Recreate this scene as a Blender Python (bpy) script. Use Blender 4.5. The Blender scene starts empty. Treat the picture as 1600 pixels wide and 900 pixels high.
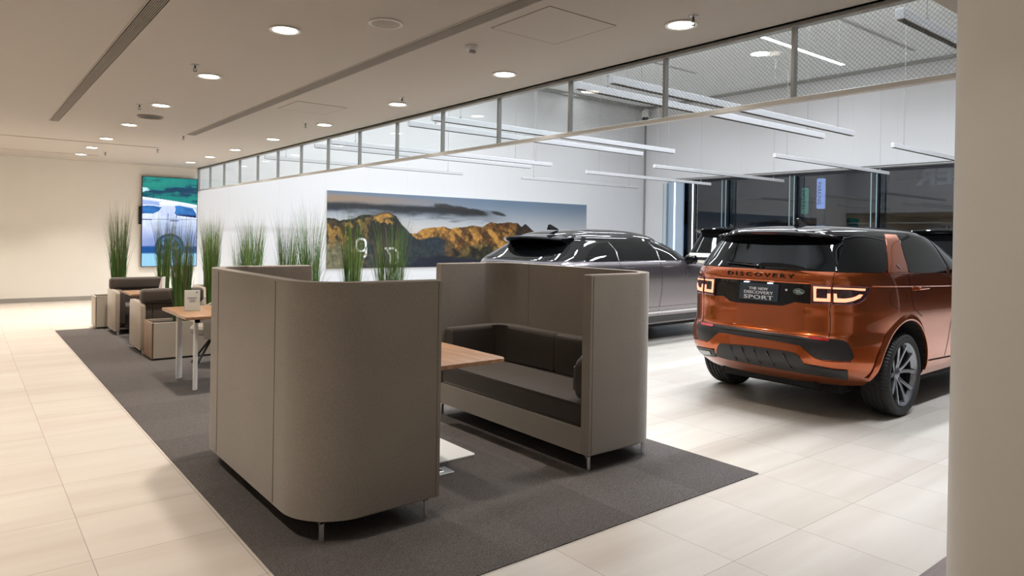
import bpy, bmesh, math, random
import numpy as np
from mathutils import Vector, Matrix, Quaternion
from mathutils.geometry import delaunay_2d_cdt
random.seed(7); np.random.seed(7)
PI = math.pi
scene = bpy.context.scene
COL = scene.collection

# ------------------------------------------------------------------ materials
MATS = {}
def _new(name):
    m = bpy.data.materials.new(name); m.use_nodes = True
    nt = m.node_tree; b = nt.nodes['Principled BSDF']
    return m, nt, b
def simple(name, col, rough=.5, metal=0., coat=0., spec=.5, emit=None, es=0., sheen=0., coat_rough=.03, noise=0., nscale=40, bump=0., bscale=200, aniso=None):
    m, nt, b = _new(name)
    b.inputs['Base Color'].default_value = (*col, 1)
    b.inputs['Roughness'].default_value = rough
    b.inputs['Metallic'].default_value = metal
    b.inputs['Specular IOR Level'].default_value = spec
    b.inputs['Coat Weight'].default_value = coat
    b.inputs['Coat Roughness'].default_value = coat_rough
    b.inputs['Sheen Weight'].default_value = sheen
    if emit:
        b.inputs['Emission Color'].default_value = (*emit, 1)
        b.inputs['Emission Strength'].default_value = es
    L = nt.links; N = nt.nodes
    if noise or bump:
        tc = N.new('ShaderNodeTexCoord')
    if noise:
        n = N.new('ShaderNodeTexNoise'); n.inputs['Scale'].default_value = nscale; n.inputs['Detail'].default_value = 4
        L.new(tc.outputs['Object'], n.inputs['Vector'])
        r = N.new('ShaderNodeMapRange'); r.inputs['From Min'].default_value = .3; r.inputs['From Max'].default_value = .7
        r.inputs['To Min'].default_value = 1-noise; r.inputs['To Max'].default_value = 1+noise
        L.new(n.outputs['Fac'], r.inputs['Value'])
        mx = N.new('ShaderNodeVectorMath'); mx.operation = 'SCALE'; mx.inputs[0].default_value = col
        L.new(r.outputs['Result'], mx.inputs['Scale']); L.new(mx.outputs['Vector'], b.inputs['Base Color'])
    if bump:
        n = N.new('ShaderNodeTexNoise'); n.inputs['Scale'].default_value = bscale; n.inputs['Detail'].default_value = 2
        L.new(tc.outputs['Object'], n.inputs['Vector'])
        bp = N.new('ShaderNodeBump'); bp.inputs['Strength'].default_value = bump; bp.inputs['Distance'].default_value = .002
        L.new(n.outputs['Fac'], bp.inputs['Height']); L.new(bp.outputs['Normal'], b.inputs['Normal'])
    MATS[name] = m
    return m
class G:
    """tiny node-graph helper"""
    def __init__(s, nt): s.nt = nt
    def n(s, t, **k):
        nd = s.nt.nodes.new(t)
        for a, v in k.items(): setattr(nd, a, v)
        return nd
    def link(s, a, b): s.nt.links.new(a, b)
    def put(s, sock, v):
        if isinstance(v, bpy.types.NodeSocket): s.link(v, sock)
        else: sock.default_value = v
    def m(s, op, a, b=0., c=0.):
        nd = s.n('ShaderNodeMath', operation=op)
        s.put(nd.inputs[0], a); s.put(nd.inputs[1], b); s.put(nd.inputs[2], c)
        return nd.outputs[0]
    def mix(s, f, a, b):
        nd = s.n('ShaderNodeMix', data_type='RGBA')
        s.put(nd.inputs[0], f); s.put(nd.inputs[6], a if isinstance(a, bpy.types.NodeSocket) else (*a, 1)); s.put(nd.inputs[7], b if isinstance(b, bpy.types.NodeSocket) else (*b, 1))
        return nd.outputs[2]
    def noise(s, vec, scale, detail=2, rough=.5, scl=(1, 1, 1)):
        mp = s.n('ShaderNodeMapping'); mp.inputs['Scale'].default_value = scl
        s.link(vec, mp.inputs['Vector'])
        nd = s.n('ShaderNodeTexNoise'); nd.inputs['Scale'].default_value = scale; nd.inputs['Detail'].default_value = detail; nd.inputs['Roughness'].default_value = rough
        s.link(mp.outputs[0], nd.inputs['Vector']); return nd.outputs['Fac']
    def rng(s, v, a, b, c, d):
        nd = s.n('ShaderNodeMapRange'); s.put(nd.inputs[0], v)
        for i, x in enumerate((a, b, c, d)): nd.inputs[i+1].default_value = x
        return nd.outputs[0]
    def xyz(s):
        tc = s.n('ShaderNodeTexCoord'); sp = s.n('ShaderNodeSeparateXYZ'); s.link(tc.outputs['Object'], sp.inputs[0])
        return tc.outputs['Object'], sp.outputs[0], sp.outputs[1], sp.outputs[2]
    def cell(s, v, off, step, width):
        """1 inside the joint line, and the cell index"""
        q = s.m('DIVIDE', s.m('SUBTRACT', v, off), step)
        fr = s.m('FRACT', s.m('ADD', q, 1000.5))
        d = s.m('ABSOLUTE', s.m('SUBTRACT', fr, .5))
        return s.m('LESS_THAN', d, width/step/2), s.m('FLOOR', s.m('ADD', q, 1000))

def floor_material():
    m, nt, b = _new('cream_floor_tile'); g = G(nt)
    v, x, y, z = g.xyz()
    lx, ix = g.cell(x, .485, .6, .0035); ly, iy = g.cell(y, 1.285, .6, .0035)
    cv = g.n('ShaderNodeCombineXYZ'); g.link(ix, cv.inputs[0]); g.link(iy, cv.inputs[1])
    wn = g.n('ShaderNodeTexWhiteNoise'); g.link(cv.outputs[0], wn.inputs['Vector'])
    sh = g.n('ShaderNodeVectorMath', operation='ADD'); g.link(v, sh.inputs[0]); g.link(wn.outputs['Color'], sh.inputs[1])
    vein = g.noise(sh.outputs[0], 1.0, 4, .55, (.5, 4.5, 1))
    c = g.mix(g.rng(vein, .40, .72, 0, 1), (.575, .53, .475), (.49, .43, .375))
    c = g.mix(g.rng(wn.outputs['Value'], 0, 1, 0, .22), c, (.535, .45, .40))
    j = g.m('MAXIMUM', lx, ly)
    c = g.mix(g.m('MULTIPLY', j, .65), c, (.12, .08, .055))
    g.link(c, b.inputs['Base Color'])
    b.inputs['Roughness'].default_value = .38; b.inputs['Specular IOR Level'].default_value = .35
    MATS['cream_floor_tile'] = m; return m
def carpet_material():
    m, nt, b = _new('grey_brown_carpet'); g = G(nt)
    v, x, y, z = g.xyz()
    _, ix = g.cell(x, .485, .6, .004); _, iy = g.cell(y, 2.485, .6, .004)
    cv = g.n('ShaderNodeCombineXYZ'); g.link(ix, cv.inputs[0]); g.link(iy, cv.inputs[1])
    wn = g.n('ShaderNodeTexWhiteNoise'); g.link(cv.outputs[0], wn.inputs['Vector'])
    n1 = g.noise(v, 150, 3, .8); n2 = g.noise(v, 22, 3, .6, (1, 5, 1))
    c = g.mix(g.rng(n1, .3, .7, 0, 1), (.010, .009, .009), (.25, .225, .215))
    c = g.mix(g.rng(n2, .35, .7, 0, .35), c, (.04, .033, .031))
    c = g.mix(g.rng(wn.outputs['Value'], 0, 1, 0, .32), c, (.05, .042, .040))
    g.link(c, b.inputs['Base Color']); b.inputs['Roughness'].default_value = .95; b.inputs['Specular IOR Level'].default_value = .1
    bp = g.n('ShaderNodeBump'); bp.inputs['Strength'].default_value = .7; bp.inputs['Distance'].default_value = .004
    g.link(n1, bp.inputs['Height']); g.link(bp.outputs[0], b.inputs['Normal'])
    MATS['grey_brown_carpet'] = m; return m
def fabric(name, col, scale=1.0, var=.13, rough=.9, bands=True):
    m, nt, b = _new(name); g = G(nt)
    v, x, y, z = g.xyz()
    a = g.noise(v, 300*scale, 2, .6, (1, 1, .22)); c2 = g.noise(v, 300*scale, 2, .6, (.22, .22, 1)); big = g.noise(v, 3, 2, .5)
    s = g.m('ADD', a, c2)
    f = g.rng(s, .7, 1.3, 1-var, 1+var)
    f = g.m('MULTIPLY', f, g.rng(big, .3, .7, .96, 1.04))
    mx = g.n('ShaderNodeVectorMath', operation='SCALE'); mx.inputs[0].default_value = col; g.link(f, mx.inputs['Scale'])
    g.link(mx.outputs[0], b.inputs['Base Color'])
    b.inputs['Roughness'].default_value = rough; b.inputs['Specular IOR Level'].default_value = .15; b.inputs['Sheen Weight'].default_value = .25; b.inputs['Sheen Roughness'].default_value = .5
    bp = g.n('ShaderNodeBump'); bp.inputs['Strength'].default_value = .35; bp.inputs['Distance'].default_value = .002
    g.link(s, bp.inputs['Height']); g.link(bp.outputs[0], b.inputs['Normal'])
    MATS[name] = m; return m
def wood(name, c1, c2, axis=1, scale=1., rough=.4):
    m, nt, b = _new(name); g = G(nt)
    v, x, y, z = g.xyz()
    sc = [14, 14, 14]; sc[axis] = .9
    n = g.noise(v, 2.2*scale, 5, .6, tuple(sc)); n2 = g.noise(v, 9*scale, 3, .6, tuple(sc))
    f = g.rng(g.m('ADD', n, g.m('MULTIPLY', n2, .4)), .5, .9, 0, 1)
    g.link(g.mix(f, c1, c2), b.inputs['Base Color']); b.inputs['Roughness'].default_value = rough
    MATS[name] = m; return m
def glass_mat(name, tint=(1, 1, 1), wired=False, refl=1.0, ior=1.45):
    m, nt, b = _new(name); nt.nodes.remove(b); g = G(nt)
    out = nt.nodes['Material Output']
    tr = g.n('ShaderNodeBsdfTransparent'); tr.inputs[0].default_value = (*tint, 1)
    gl = g.n('ShaderNodeBsdfGlossy'); gl.inputs['Roughness'].default_value = .01
    fr = g.n('ShaderNodeFresnel'); fr.inputs[0].default_value = ior
    mx = g.n('ShaderNodeMixShader'); ge = g.n('ShaderNodeNewGeometry'); g.link(g.m('MULTIPLY', g.m('MULTIPLY', fr.outputs[0], refl), g.m('SUBTRACT', 1., ge.outputs['Backfacing'])), mx.inputs[0]); g.link(tr.outputs[0], mx.inputs[1]); g.link(gl.outputs[0], mx.inputs[2])
    res = mx.outputs[0]
    if wired:
        v, x, y, z = g.xyz()
        p = .030
        l1, _ = g.cell(g.m('ADD', y, z), 0., p, .0017); l2, _ = g.cell(g.m('SUBTRACT', y, z), 0., p, .0017)
        j = g.m('MULTIPLY', g.m('MAXIMUM', l1, l2), .75)
        df = g.n('ShaderNodeBsdfDiffuse'); df.inputs[0].default_value = (.36, .37, .36, 1)
        m2 = g.n('ShaderNodeMixShader'); g.link(j, m2.inputs[0]); g.link(res, m2.inputs[1]); g.link(df.outputs[0], m2.inputs[2]); res = m2.outputs[0]
    g.link(res, out.inputs[0]); MATS[name] = m; return m
def attr_mat(name, emit=0., rough=.4, strength=1.):
    m, nt, b = _new(name); g = G(nt)
    a = g.n('ShaderNodeAttribute', attribute_name='Col')
    if emit:
        b.inputs['Base Color'].default_value = (.01, .01, .01, 1); b.inputs['Roughness'].default_value = .1
        g.link(a.outputs['Color'], b.inputs['Emission Color']); b.inputs['Emission Strength'].default_value = emit
    else:
        g.link(a.outputs['Color'], b.inputs['Base Color']); b.inputs['Roughness'].default_value = rough
    MATS[name] = m; return m
def panel_wall(name, col, step=1.22, rough=.55, joint=.8, along='xy'):
    m, nt, b = _new(name); g = G(nt)
    v, x, y, z = g.xyz()
    l, _ = g.cell(g.m('ADD', x, y), .3, step, .009)
    g.link(g.mix(g.m('MULTIPLY', l, .14), col, (col[0]*joint*.6, col[1]*joint*.6, col[2]*joint*.6)), b.inputs['Base Color'])
    b.inputs['Roughness'].default_value = rough
    MATS[name] = m; return m
def paint(name, col, flake=0., rough=.35, metal=.55):
    m, nt, b = _new(name); g = G(nt)
    b.inputs['Base Color'].default_value = (*col, 1); b.inputs['Metallic'].default_value = metal; b.inputs['Roughness'].default_value = rough
    b.inputs['Coat Weight'].default_value = 1.; b.inputs['Coat Roughness'].default_value = .02; b.inputs['Coat IOR'].default_value = 1.6
    MATS[name] = m; return m

floor_material(); carpet_material()
fabric('taupe_wool_fabric', (.25, .219, .189)); fabric('dark_brown_fabric', (.036, .027, .021), 1.2, .25)
fabric('beige_upholstery', (.40, .33, .26), 1., .06, .7); fabric('dark_upholstery', (.075, .058, .048), 1., .1, .6); fabric('grey_upholstery', (.30, .27, .235), 1., .08, .8)
simple('piping_thread', (.145, .122, .103), .9)
simple('chrome', (.75, .75, .76), .12, 1.); simple('brushed_steel', (.45, .45, .45), .35, 1.)
simple('white_powder_coat', (.82, .80, .77), .4); simple('black_plastic', (.012, .012, .013), .5); simple('satin_black', (.02, .02, .022), .3)
simple('soil', (.03, .02, .015), .95, bump=.6, bscale=60)
simple('warm_wall_paint', (.86, .83, .77), .7, noise=.01, nscale=3); panel_wall('showroom_wall_panel', (.74, .74, .755))
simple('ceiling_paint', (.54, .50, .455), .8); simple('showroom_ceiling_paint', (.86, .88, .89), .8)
simple('column_paint', (.84, .81, .77), .55); simple('baseboard_grey', (.36, .34, .31), .5)
wood('walnut_top', (.47, .27, .15), (.24, .12, .06), 1, 1., .32); wood('oak_panel', (.36, .22, .13), (.22, .13, .075), 2, 1.); wood('dark_wood_floor', (.13, .058, .028), (.06, .027, .013), 0, 1., .35)
simple('planter_laminate', (.52, .46, .38), .5); simple('frame_metal', (.40, .40, .385), .4, .6); simple('frame_white', (.78, .79, .78), .35); simple('frame_dark', (.10, .095, .085), .5, .3)
simple('bar_aluminium', (.62, .62, .64), .4, .2); simple('slot_dark', (.02, .018, .016), .7); simple('grille_metal', (.30, .26, .22), .5)
simple('lamp_emit_warm', (.9, .9, .9), .5, emit=(1., .90, .74), es=26.); simple('lamp_emit_cool', (.9, .9, .9), .5, emit=(.93, .97, 1.), es=9.)
simple('strip_emit_cool', (.9, .9, .9), .5, emit=(.90, .96, 1.), es=13.); simple('led_column_emit', (.9, .9, .9), .5, emit=(.80, .90, 1.), es=3.)
glass_mat('clear_partition_glass', (.955, .97, .965), refl=.6); glass_mat('wired_partition_glass', (.955, .965, .96), True, .6)
glass_mat('window_glass', (.55, .60, .66), False, 1.6, 1.7)
simple('window_frame_dark', (.02, .022, .03), .35, .5); glass_mat('glass_fin', (.72, .80, .84), False, 1.2); simple('glass_edge', (.32, .46, .50), .2); simple('dark_wall_panel', (.05, .05, .055), .5)
attr_mat('landscape_print', 0, .45); attr_mat('screen_image', 1.15)
attr_mat('grass_blades', 0, .55)
simple('rubber_tyre', (.018, .018, .019), .62, bump=.4, bscale=90); simple('alloy_grey', (.33, .35, .39), .24, .9); simple('alloy_dark', (.035, .036, .04), .35, .8)
simple('gloss_black', (.004, .004, .005), .04, 0., spec=.5); simple('car_glass', (.003, .0035, .004), .02, 0., spec=.28)
simple('trim_grey_black', (.028, .028, .03), .45); simple('wheel_well', (.006, .006, .006), .9)
simple('lens_red', (.22, .006, .004), .08, 0., coat=1.); simple('lens_dark', (.05, .02, .03), .1, 0., coat=1., noise=.4, nscale=160)
simple('tail_glow', (.8, .2, .08), .4, emit=(1., .40, .24), es=1.55); simple('tail_halo', (.5, .02, .01), .2, emit=(1., .06, .02), es=.25)
simple('reflector_red', (.55, .015, .015), .15, 0., coat=1.); simple('plate_blue_grey', (.035, .048, .065), .4); simple('white_letter', (.80, .82, .84), .4); simple('letter_black', (.006, .006, .007), .2)
simple('badge_green', (.02, .10, .05), .3); simple('plate_lamp', (.8, .8, .8), .3, emit=(.7, .85, 1.), es=4.); simple('silver_trim', (.6, .6, .62), .2, .9)
paint('orange_paint', (.50, .10, .012), rough=.24, metal=.85); paint('grey_mauve_paint', (.20, .175, .185), rough=.25, metal=.8); paint('white_gold_paint', (.62, .56, .48), metal=.2); paint('dark_grey_paint', (.05, .055, .06))
simple('print_white', (.85, .85, .83), .6); simple('print_ink', (.12, .16, .35), .6); simple('night_ground', (.02, .02, .022), .8)
simple('neon_blue', (.3, .4, .9), .5, emit=(.42, .55, 1.), es=1.5); simple('neon_green', (.1, .5, .3), .5, emit=(.12, .55, .34), es=.5); simple('neon_dark', (.02, .03, .08), .6)
simple('far_facade', (.045, .045, .05), .8); simple('street_lamp_emit', (.9, .9, .9), .5, emit=(.6, .8, 1.), es=4.); simple('reflected_letter', (.55, .57, .58), .5)

# ------------------------------------------------------------------ mesh helpers
def mesh_obj(name, bm, mat, parent=None, smooth=False, angle=35):
    bmesh.ops.recalc_face_normals(bm, faces=bm.faces) if smooth != 'keep' else None
    if smooth:
        for f in bm.faces: f.smooth = True
        if smooth != 'keep':
            ca = math.radians(angle)
            for e in bm.edges:
                if len(e.link_faces) == 2 and e.calc_face_angle(0) > ca: e.smooth = False
    me = bpy.data.meshes.new(name); bm.to_mesh(me); bm.free()
    for m in (mat if isinstance(mat, (list, tuple)) else [mat]): me.materials.append(MATS[m] if isinstance(m, str) else m)
    o = bpy.data.objects.new(name, me); COL.objects.link(o)
    if parent: o.parent = parent
    return o
def tag(o, label, cat, group=None, kind=None):
    if label: o['label'] = label
    if cat: o['category'] = cat
    if group: o['group'] = group
    if kind: o['kind'] = kind
    return o
def thing(name, label, cat, loc=(0, 0, 0), rz=0, group=None):
    o = bpy.data.objects.new(name, None); COL.objects.link(o); o.location = loc; o.rotation_euler = (0, 0, rz); o.empty_display_size = .1
    return tag(o, label, cat, group)
def struct(name, bm, mat, **k):
    o = mesh_obj(name, bm, mat, **k); o['kind'] = 'structure'; return o
def dup(root, loc, rz=None, label=None, group=None):
    r = root.copy(); COL.objects.link(r); r.location = loc
    if rz is not None: r.rotation_euler = (0, 0, rz)
    if label: r['label'] = label
    if group: r['group'] = group
    for ch in list(root.children):
        c = ch.copy(); COL.objects.link(c); c.parent = r
        for g_ in list(ch.children):
            d = g_.copy(); COL.objects.link(d); d.parent = c
    return r
def B(): return bmesh.new()
def box(bm, x0, x1, y0, y1, z0, z1, bev=0., seg=2, mi=0):
    r = bmesh.ops.create_cube(bm, size=1.)
    vs = r['verts']
    for v in vs: v.co = Vector((x0+(v.co.x+.5)*(x1-x0), y0+(v.co.y+.5)*(y1-y0), z0+(v.co.z+.5)*(z1-z0)))
    fs = set(f for v in vs for f in v.link_faces)
    for f in fs: f.material_index = mi
    if bev > 0:
        es = list(set(e for v in vs for e in v.link_edges))
        bmesh.ops.bevel(bm, geom=es, offset=bev, segments=seg, affect='EDGES', profile=.5)
    return bm
def cyl(bm, c, r, h, axis='z', seg=24, r2=None, mi=0):
    """from c along +axis for h"""
    M = {'z': Matrix.Identity(4), 'x': Matrix.Rotation(PI/2, 4, 'Y'), 'y': Matrix.Rotation(-PI/2, 4, 'X')}[axis]
    res = bmesh.ops.create_cone(bm, cap_ends=True, segments=seg, radius1=r, radius2=r if r2 is None else r2, depth=h, matrix=Matrix.Translation(c) @ M @ Matrix.Translation((0, 0, h/2)))
    for f in set(f for v in res['verts'] for f in v.link_faces): f.material_index = mi
    return bm
def prism(bm, pts, a0, a1, axis='z', bev=0., seg=2):
    """closed 2-D outline extruded along an axis; (u,v) = the two other axes in xyz order"""
    def P(u, v, a): return {'z': (u, v, a), 'x': (a, u, v), 'y': (u, a, v)}[axis]
    lo = [bm.verts.new(P(u, v, a0)) for u, v in pts]; hi = [bm.verts.new(P(u, v, a1)) for u, v in pts]
    n = len(pts)
    f0 = bm.faces.new(lo[::-1]); f1 = bm.faces.new(hi)
    for i in range(n): bm.faces.new((lo[i], lo[(i+1) % n], hi[(i+1) % n], hi[i]))
    if bev:
        es = list(f0.edges)+list(f1.edges)
        bmesh.ops.bevel(bm, geom=es, offset=bev, segments=seg, affect='EDGES', profile=.5)
    return bm
def tube(bm, pts, r, seg=8, closed=False, flat=None):
    pts = [Vector(p) for p in pts]; n = len(pts); rings = []
    up = Vector((0, 0, 1))
    for i, p in enumerate(pts):
        a = pts[(i-1) % n] if closed or i else pts[0]; b = pts[(i+1) % n] if closed or i < n-1 else pts[-1]
        d = (b-a).normalized(); s = d.cross(up)
        if s.length < .05: s = d.cross(Vector((1, 0, 0)))
        s.normalize(); t = d.cross(s)
        rr = r[i] if isinstance(r, (list, tuple)) else r
        rings.append([bm.verts.new(p+s*rr*math.cos(2*PI*k/seg)+t*rr*math.sin(2*PI*k/seg)) for k in range(seg)])
    for i in range(n if closed else n-1):
        A, C = rings[i], rings[(i+1) % n]
        for k in range(seg): bm.faces.new((A[k], A[(k+1) % seg], C[(k+1) % seg], C[k]))
    if not closed:
        bm.faces.new(rings[0][::-1]); bm.faces.new(rings[-1])
    return bm
def lathe(bm, prof, axis='z', c=(0, 0, 0), seg=48, closed=False):
    """prof = [(r, a)] along axis"""
    rings = []
    for r, a in prof:
        ring = []
        for k in range(seg):
            t = 2*PI*k/seg; u, v = r*math.cos(t), r*math.sin(t)
            p = {'z': (u, v, a), 'x': (a, u, v), 'y': (u, a, v)}[axis]
            ring.append(bm.verts.new((p[0]+c[0], p[1]+c[1], p[2]+c[2])))
        rings.append(ring)
    m = len(rings)
    for i in range(m if closed else m-1):
        A, C = rings[i], rings[(i+1) % m]
        for k in range(seg): bm.faces.new((A[k], A[(k+1) % seg], C[(k+1) % seg], C[k]))
    return bm
def rrect(x0, x1, y0, y1, r, n=6):
    """rounded rectangle outline; r = one radius or four (x0y0, x1y0, x1y1, x0y1)"""
    R = [r]*4 if not isinstance(r, (list, tuple)) else r
    out = []
    for (cx, cy, a, q) in ((x0+R[0], y0+R[0], PI, R[0]), (x1-R[1], y0+R[1], 1.5*PI, R[1]), (x1-R[2], y1-R[2], 0, R[2]), (x0+R[3], y1-R[3], .5*PI, R[3])):
        if q <= 1e-5: out.append((cx, cy)); continue
        for i in range(n+1): t = a+PI/2*i/n; out.append((cx+q*math.cos(t), cy+q*math.sin(t)))
    return out
def color_grid(name, mat, fn, nu, nv, P, parent=None):
    """grid mesh with a colour attribute: fn(U, V) -> rgb arrays, P(u, v) -> position"""
    me = bpy.data.meshes.new(name)
    us = np.linspace(0, 1, nu+1); vs = np.linspace(0, 1, nv+1)
    V = [P(u, v) for v in vs for u in us]
    F = [(j*(nu+1)+i, j*(nu+1)+i+1, (j+1)*(nu+1)+i+1, (j+1)*(nu+1)+i) for j in range(nv) for i in range(nu)]
    me.from_pydata(V, [], F)
    UU, VV = np.meshgrid(us, vs)
    rgb = fn(UU.ravel(), VV.ravel())
    ca = me.color_attributes.new('Col', 'FLOAT_COLOR', 'POINT')
    ca.data.foreach_set('color', np.concatenate([rgb, np.ones((rgb.shape[0], 1))], 1).astype(np.float32).ravel())
    me.materials.append(MATS[mat])
    o = bpy.data.objects.new(name, me); COL.objects.link(o)
    if parent: o.parent = parent
    return o
def text_mesh(s, size=1., ext=.01, sx=1., shear=0., bold=0., spacing=1.):
    """bmesh of a text string in the xy plane, centred"""
    cu = bpy.data.curves.new('t', 'FONT'); cu.body = s; cu.size = size; cu.extrude = ext; cu.shear = shear; cu.offset = bold; cu.space_character = spacing
    cu.align_x = 'CENTER'; cu.align_y = 'CENTER'; cu.resolution_u = 2
    o = bpy.data.objects.new('t', cu); COL.objects.link(o)
    bpy.context.view_layer.update()
    me = o.evaluated_get(bpy.context.evaluated_depsgraph_get()).to_mesh()
    bm = bmesh.new(); bm.from_mesh(me)
    COL.objects.unlink(o); bpy.data.objects.remove(o); bpy.data.curves.remove(cu)
    xs = [v.co.x for v in bm.verts]; ys = [v.co.y for v in bm.verts]
    cx, cy = (min(xs)+max(xs))/2, (min(ys)+max(ys))/2
    for v in bm.verts: v.co.x = (v.co.x-cx)*sx; v.co.y -= cy
    return bm
LOUNGE_W, SHOW_W, EXPO = 17., 118., 0.
SHOW_Y = (15.2, 12.4, 9.6, 6.8, 4.0, 1.2)
VEL_POS = (5.8, 7.35, -88.); CAR3 = (13.3, 9.3, -84.); CAR4 = (14.5, 5.2, -84.)
# ------------------------------------------------------------------ room
LX0, LX1, YF, YB = -4.2, 4.33, 17.25, -4.5     # lounge; far wall; wall behind
SX1, CZ, SZ = 20.1, 2.98, 6.42
bm = B(); box(bm, LX0, SX1, YB, YF, -.12, 0); struct('floor', bm, 'cream_floor_tile')
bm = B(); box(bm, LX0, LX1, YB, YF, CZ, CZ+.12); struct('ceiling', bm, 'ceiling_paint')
bm = B(); box(bm, LX1+.04, SX1, YB, YF, SZ, SZ+.12); struct('ceiling_showroom', bm, 'showroom_ceiling_paint')
bm = B(); box(bm, LX0-.1, LX1, YF, YF+.12, 0, CZ+.12); struct('wall_far', bm, 'warm_wall_paint')
bm = B(); box(bm, LX1, SX1+.3, YF, YF+.12, 0, SZ+.12); struct('wall_far_showroom', bm, 'showroom_wall_panel')
bm = B(); box(bm, LX0-.12, LX0, YB, YF, 0, CZ); struct('wall_left', bm, 'warm_wall_paint')
bm = B(); box(bm, LX0-.12, LX1, YB-.12, YB, 0, CZ+.12); struct('wall_back', bm, 'warm_wall_paint')
bm = B(); box(bm, LX1, SX1+.3, YB-.12, YB, 0, SZ+.12); struct('wall_back_showroom', bm, 'dark_wall_panel')
bm = B(); box(bm, LX1-.06, LX1+.04, YB, YF, CZ+.12, SZ+.12); box(bm, LX1-.06, LX1+.04, YB, YF, CZ, CZ+.12); struct('wall_bulkhead', bm, 'showroom_wall_panel')
WZ, WY = 3.585, 16.11
bm = B(); box(bm, SX1, SX1+.2, YB, YF, WZ, SZ+.12); box(bm, SX1, SX1+.2, WY, YF, 0, WZ); box(bm, SX1, SX1+.2, YB, YB+.5, 0, WZ); struct('wall_right', bm, 'showroom_wall_panel')
bm = B(); box(bm, LX0, LX1, YF-.015, YF, 0, .09, .003); struct('baseboard_far', bm, 'baseboard_grey')
bm = B(); box(bm, LX1, SX1, YF-.015, YF, 0, .09, .003); struct('baseboard_far_showroom', bm, 'frame_white')
# carpet laid in the floor, wooden floor patch by the column
bm = B(); box(bm, 1.10, 4.085, 2.495, 12.30, 0, .006, .002, 1); struct('floor_carpet', bm, 'grey_brown_carpet')
bm = B(); prism(bm, [(2.3, -3), (9, -3), (9, 1.284), (2.3, 1.284)], 0, .004); struct('floor_wood', bm, 'dark_wood_floor')
# round column and lowered beam
CC, CR = (2.945, .655), .33
bm = B(); cyl(bm, (CC[0], CC[1], .004), CR, CZ-.004, seg=96); struct('column', bm, 'column_paint', smooth=True)
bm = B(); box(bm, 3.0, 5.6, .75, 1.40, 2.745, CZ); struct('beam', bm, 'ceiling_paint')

# partition of glass panes hanging under the bulkhead
pz0, pz1 = 2.450, 2.965
ys = [1.40, 2.44, 3.52, 4.61, 5.68, 6.75, 7.82, 8.88, 9.94, 11.0, 12.07, 13.13, 14.2, 15.26, 16.3, 17.25]
pt_ = thing('glass_partition', 'white framed glass partition strip running along the ceiling edge between lounge and showroom', 'glass partition', (LX1, 0, pz0))
bm = B(); box(bm, -.025, .025, 1.38, 17.25, 0, .035, .004, 1); mesh_obj('bottom_rail', bm, 'frame_white', pt_)
bm = B(); box(bm, -.03, .03, 1.38, 17.25, .50, .53, .003, 1); mesh_obj('top_rail', bm, 'frame_metal', pt_)
for i, y in enumerate(ys):
    w = .011 if 0 < i < len(ys)-1 else .018
    bm = B(); box(bm, -.022, .022, y-w, y+w, .0345, .50); mesh_obj('mullion', bm, 'frame_metal' if i else 'frame_dark', pt_)
for i in range(len(ys)-1):
    bm = B(); box(bm, -.003, .003, ys[i]+.012, ys[i+1]-.012, .036, .499); o = mesh_obj('glass_pane', bm, 'wired_partition_glass' if i < 3 else 'clear_partition_glass', pt_)
    if i < 3: o['label'] = 'wired glass pane'

# window wall to the right
win = [(WY, 13.63), (13.63, 11.21), (11.21, 8.77), (8.77, 6.33), (6.33, 3.9), (3.9, 1.46), (1.46, -1.0), (-1.0, -4.0)]
for i, (a, b) in enumerate(win):
    bm = B(); box(bm, SX1+.02, SX1+.16, b, a, WZ-.07, WZ); box(bm, SX1+.02, SX1+.16, b, a, 0, .08)
    box(bm, SX1+.02, SX1+.16, a-.025, a, .08, WZ-.07); box(bm, SX1+.02, SX1+.16, b, b+.025, .08, WZ-.07)
    o = mesh_obj('window_%d' % (i+1), bm, 'window_frame_dark'); o['kind'] = 'structure'
    bm = B(); box(bm, SX1+.085, SX1+.097, b+.02, a-.02, .08, WZ-.07); mesh_obj('window_pane', bm, 'window_glass', o)
    bm = B(); box(bm, SX1-.20, SX1+.06, a-.075, a-.067, 0.0, WZ-.07); mesh_obj('glass_fin', bm, 'glass_fin', o)
    for e in (-.075, .075):
        bm = B(); box(bm, SX1-.215, SX1-.20, a+e-.011, a+e+.011, 0, WZ-.07); mesh_obj('fin_edge', bm, 'glass_edge', o)
bm = B(); box(bm, SX1-.02, SX1+.02, YB+.5, WY, WZ, WZ+.035); box(bm, SX1-.025, SX1+.02, YB+.5, WY, WZ+.07, WZ+.085); o = struct('trim_1', bm, 'frame_dark')
t = thing('light_column', 'pale blue panel with a bright vertical light strip at the window corner', 'light column', (SX1-.06, 15.75, 0))
bm = B(); box(bm, -.04, .04, -.36, .36, 0, WZ-.02, .004, 1); mesh_obj('panel', bm, simple('pale_blue_panel', (.42, .52, .64), .4), t)
bm = B(); box(bm, -.055, -.04, -.02, .02, .02, WZ-.05); mesh_obj('light_strip', bm, 'led_column_emit', t)
t = thing('light_strip', 'thin bright vertical light strip standing in the dark glass beside the pale panel', 'light strip', (SX1-.03, 15.02, 0))
bm = B(); box(bm, -.015, .015, -.015, .015, 0, WZ-.08); mesh_obj('diffuser', bm, 'led_column_emit', t)
bm = B(); box(bm, .015, .025, -.02, .02, 0, WZ-.08); mesh_obj('backing', bm, 'window_frame_dark', t)

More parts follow.
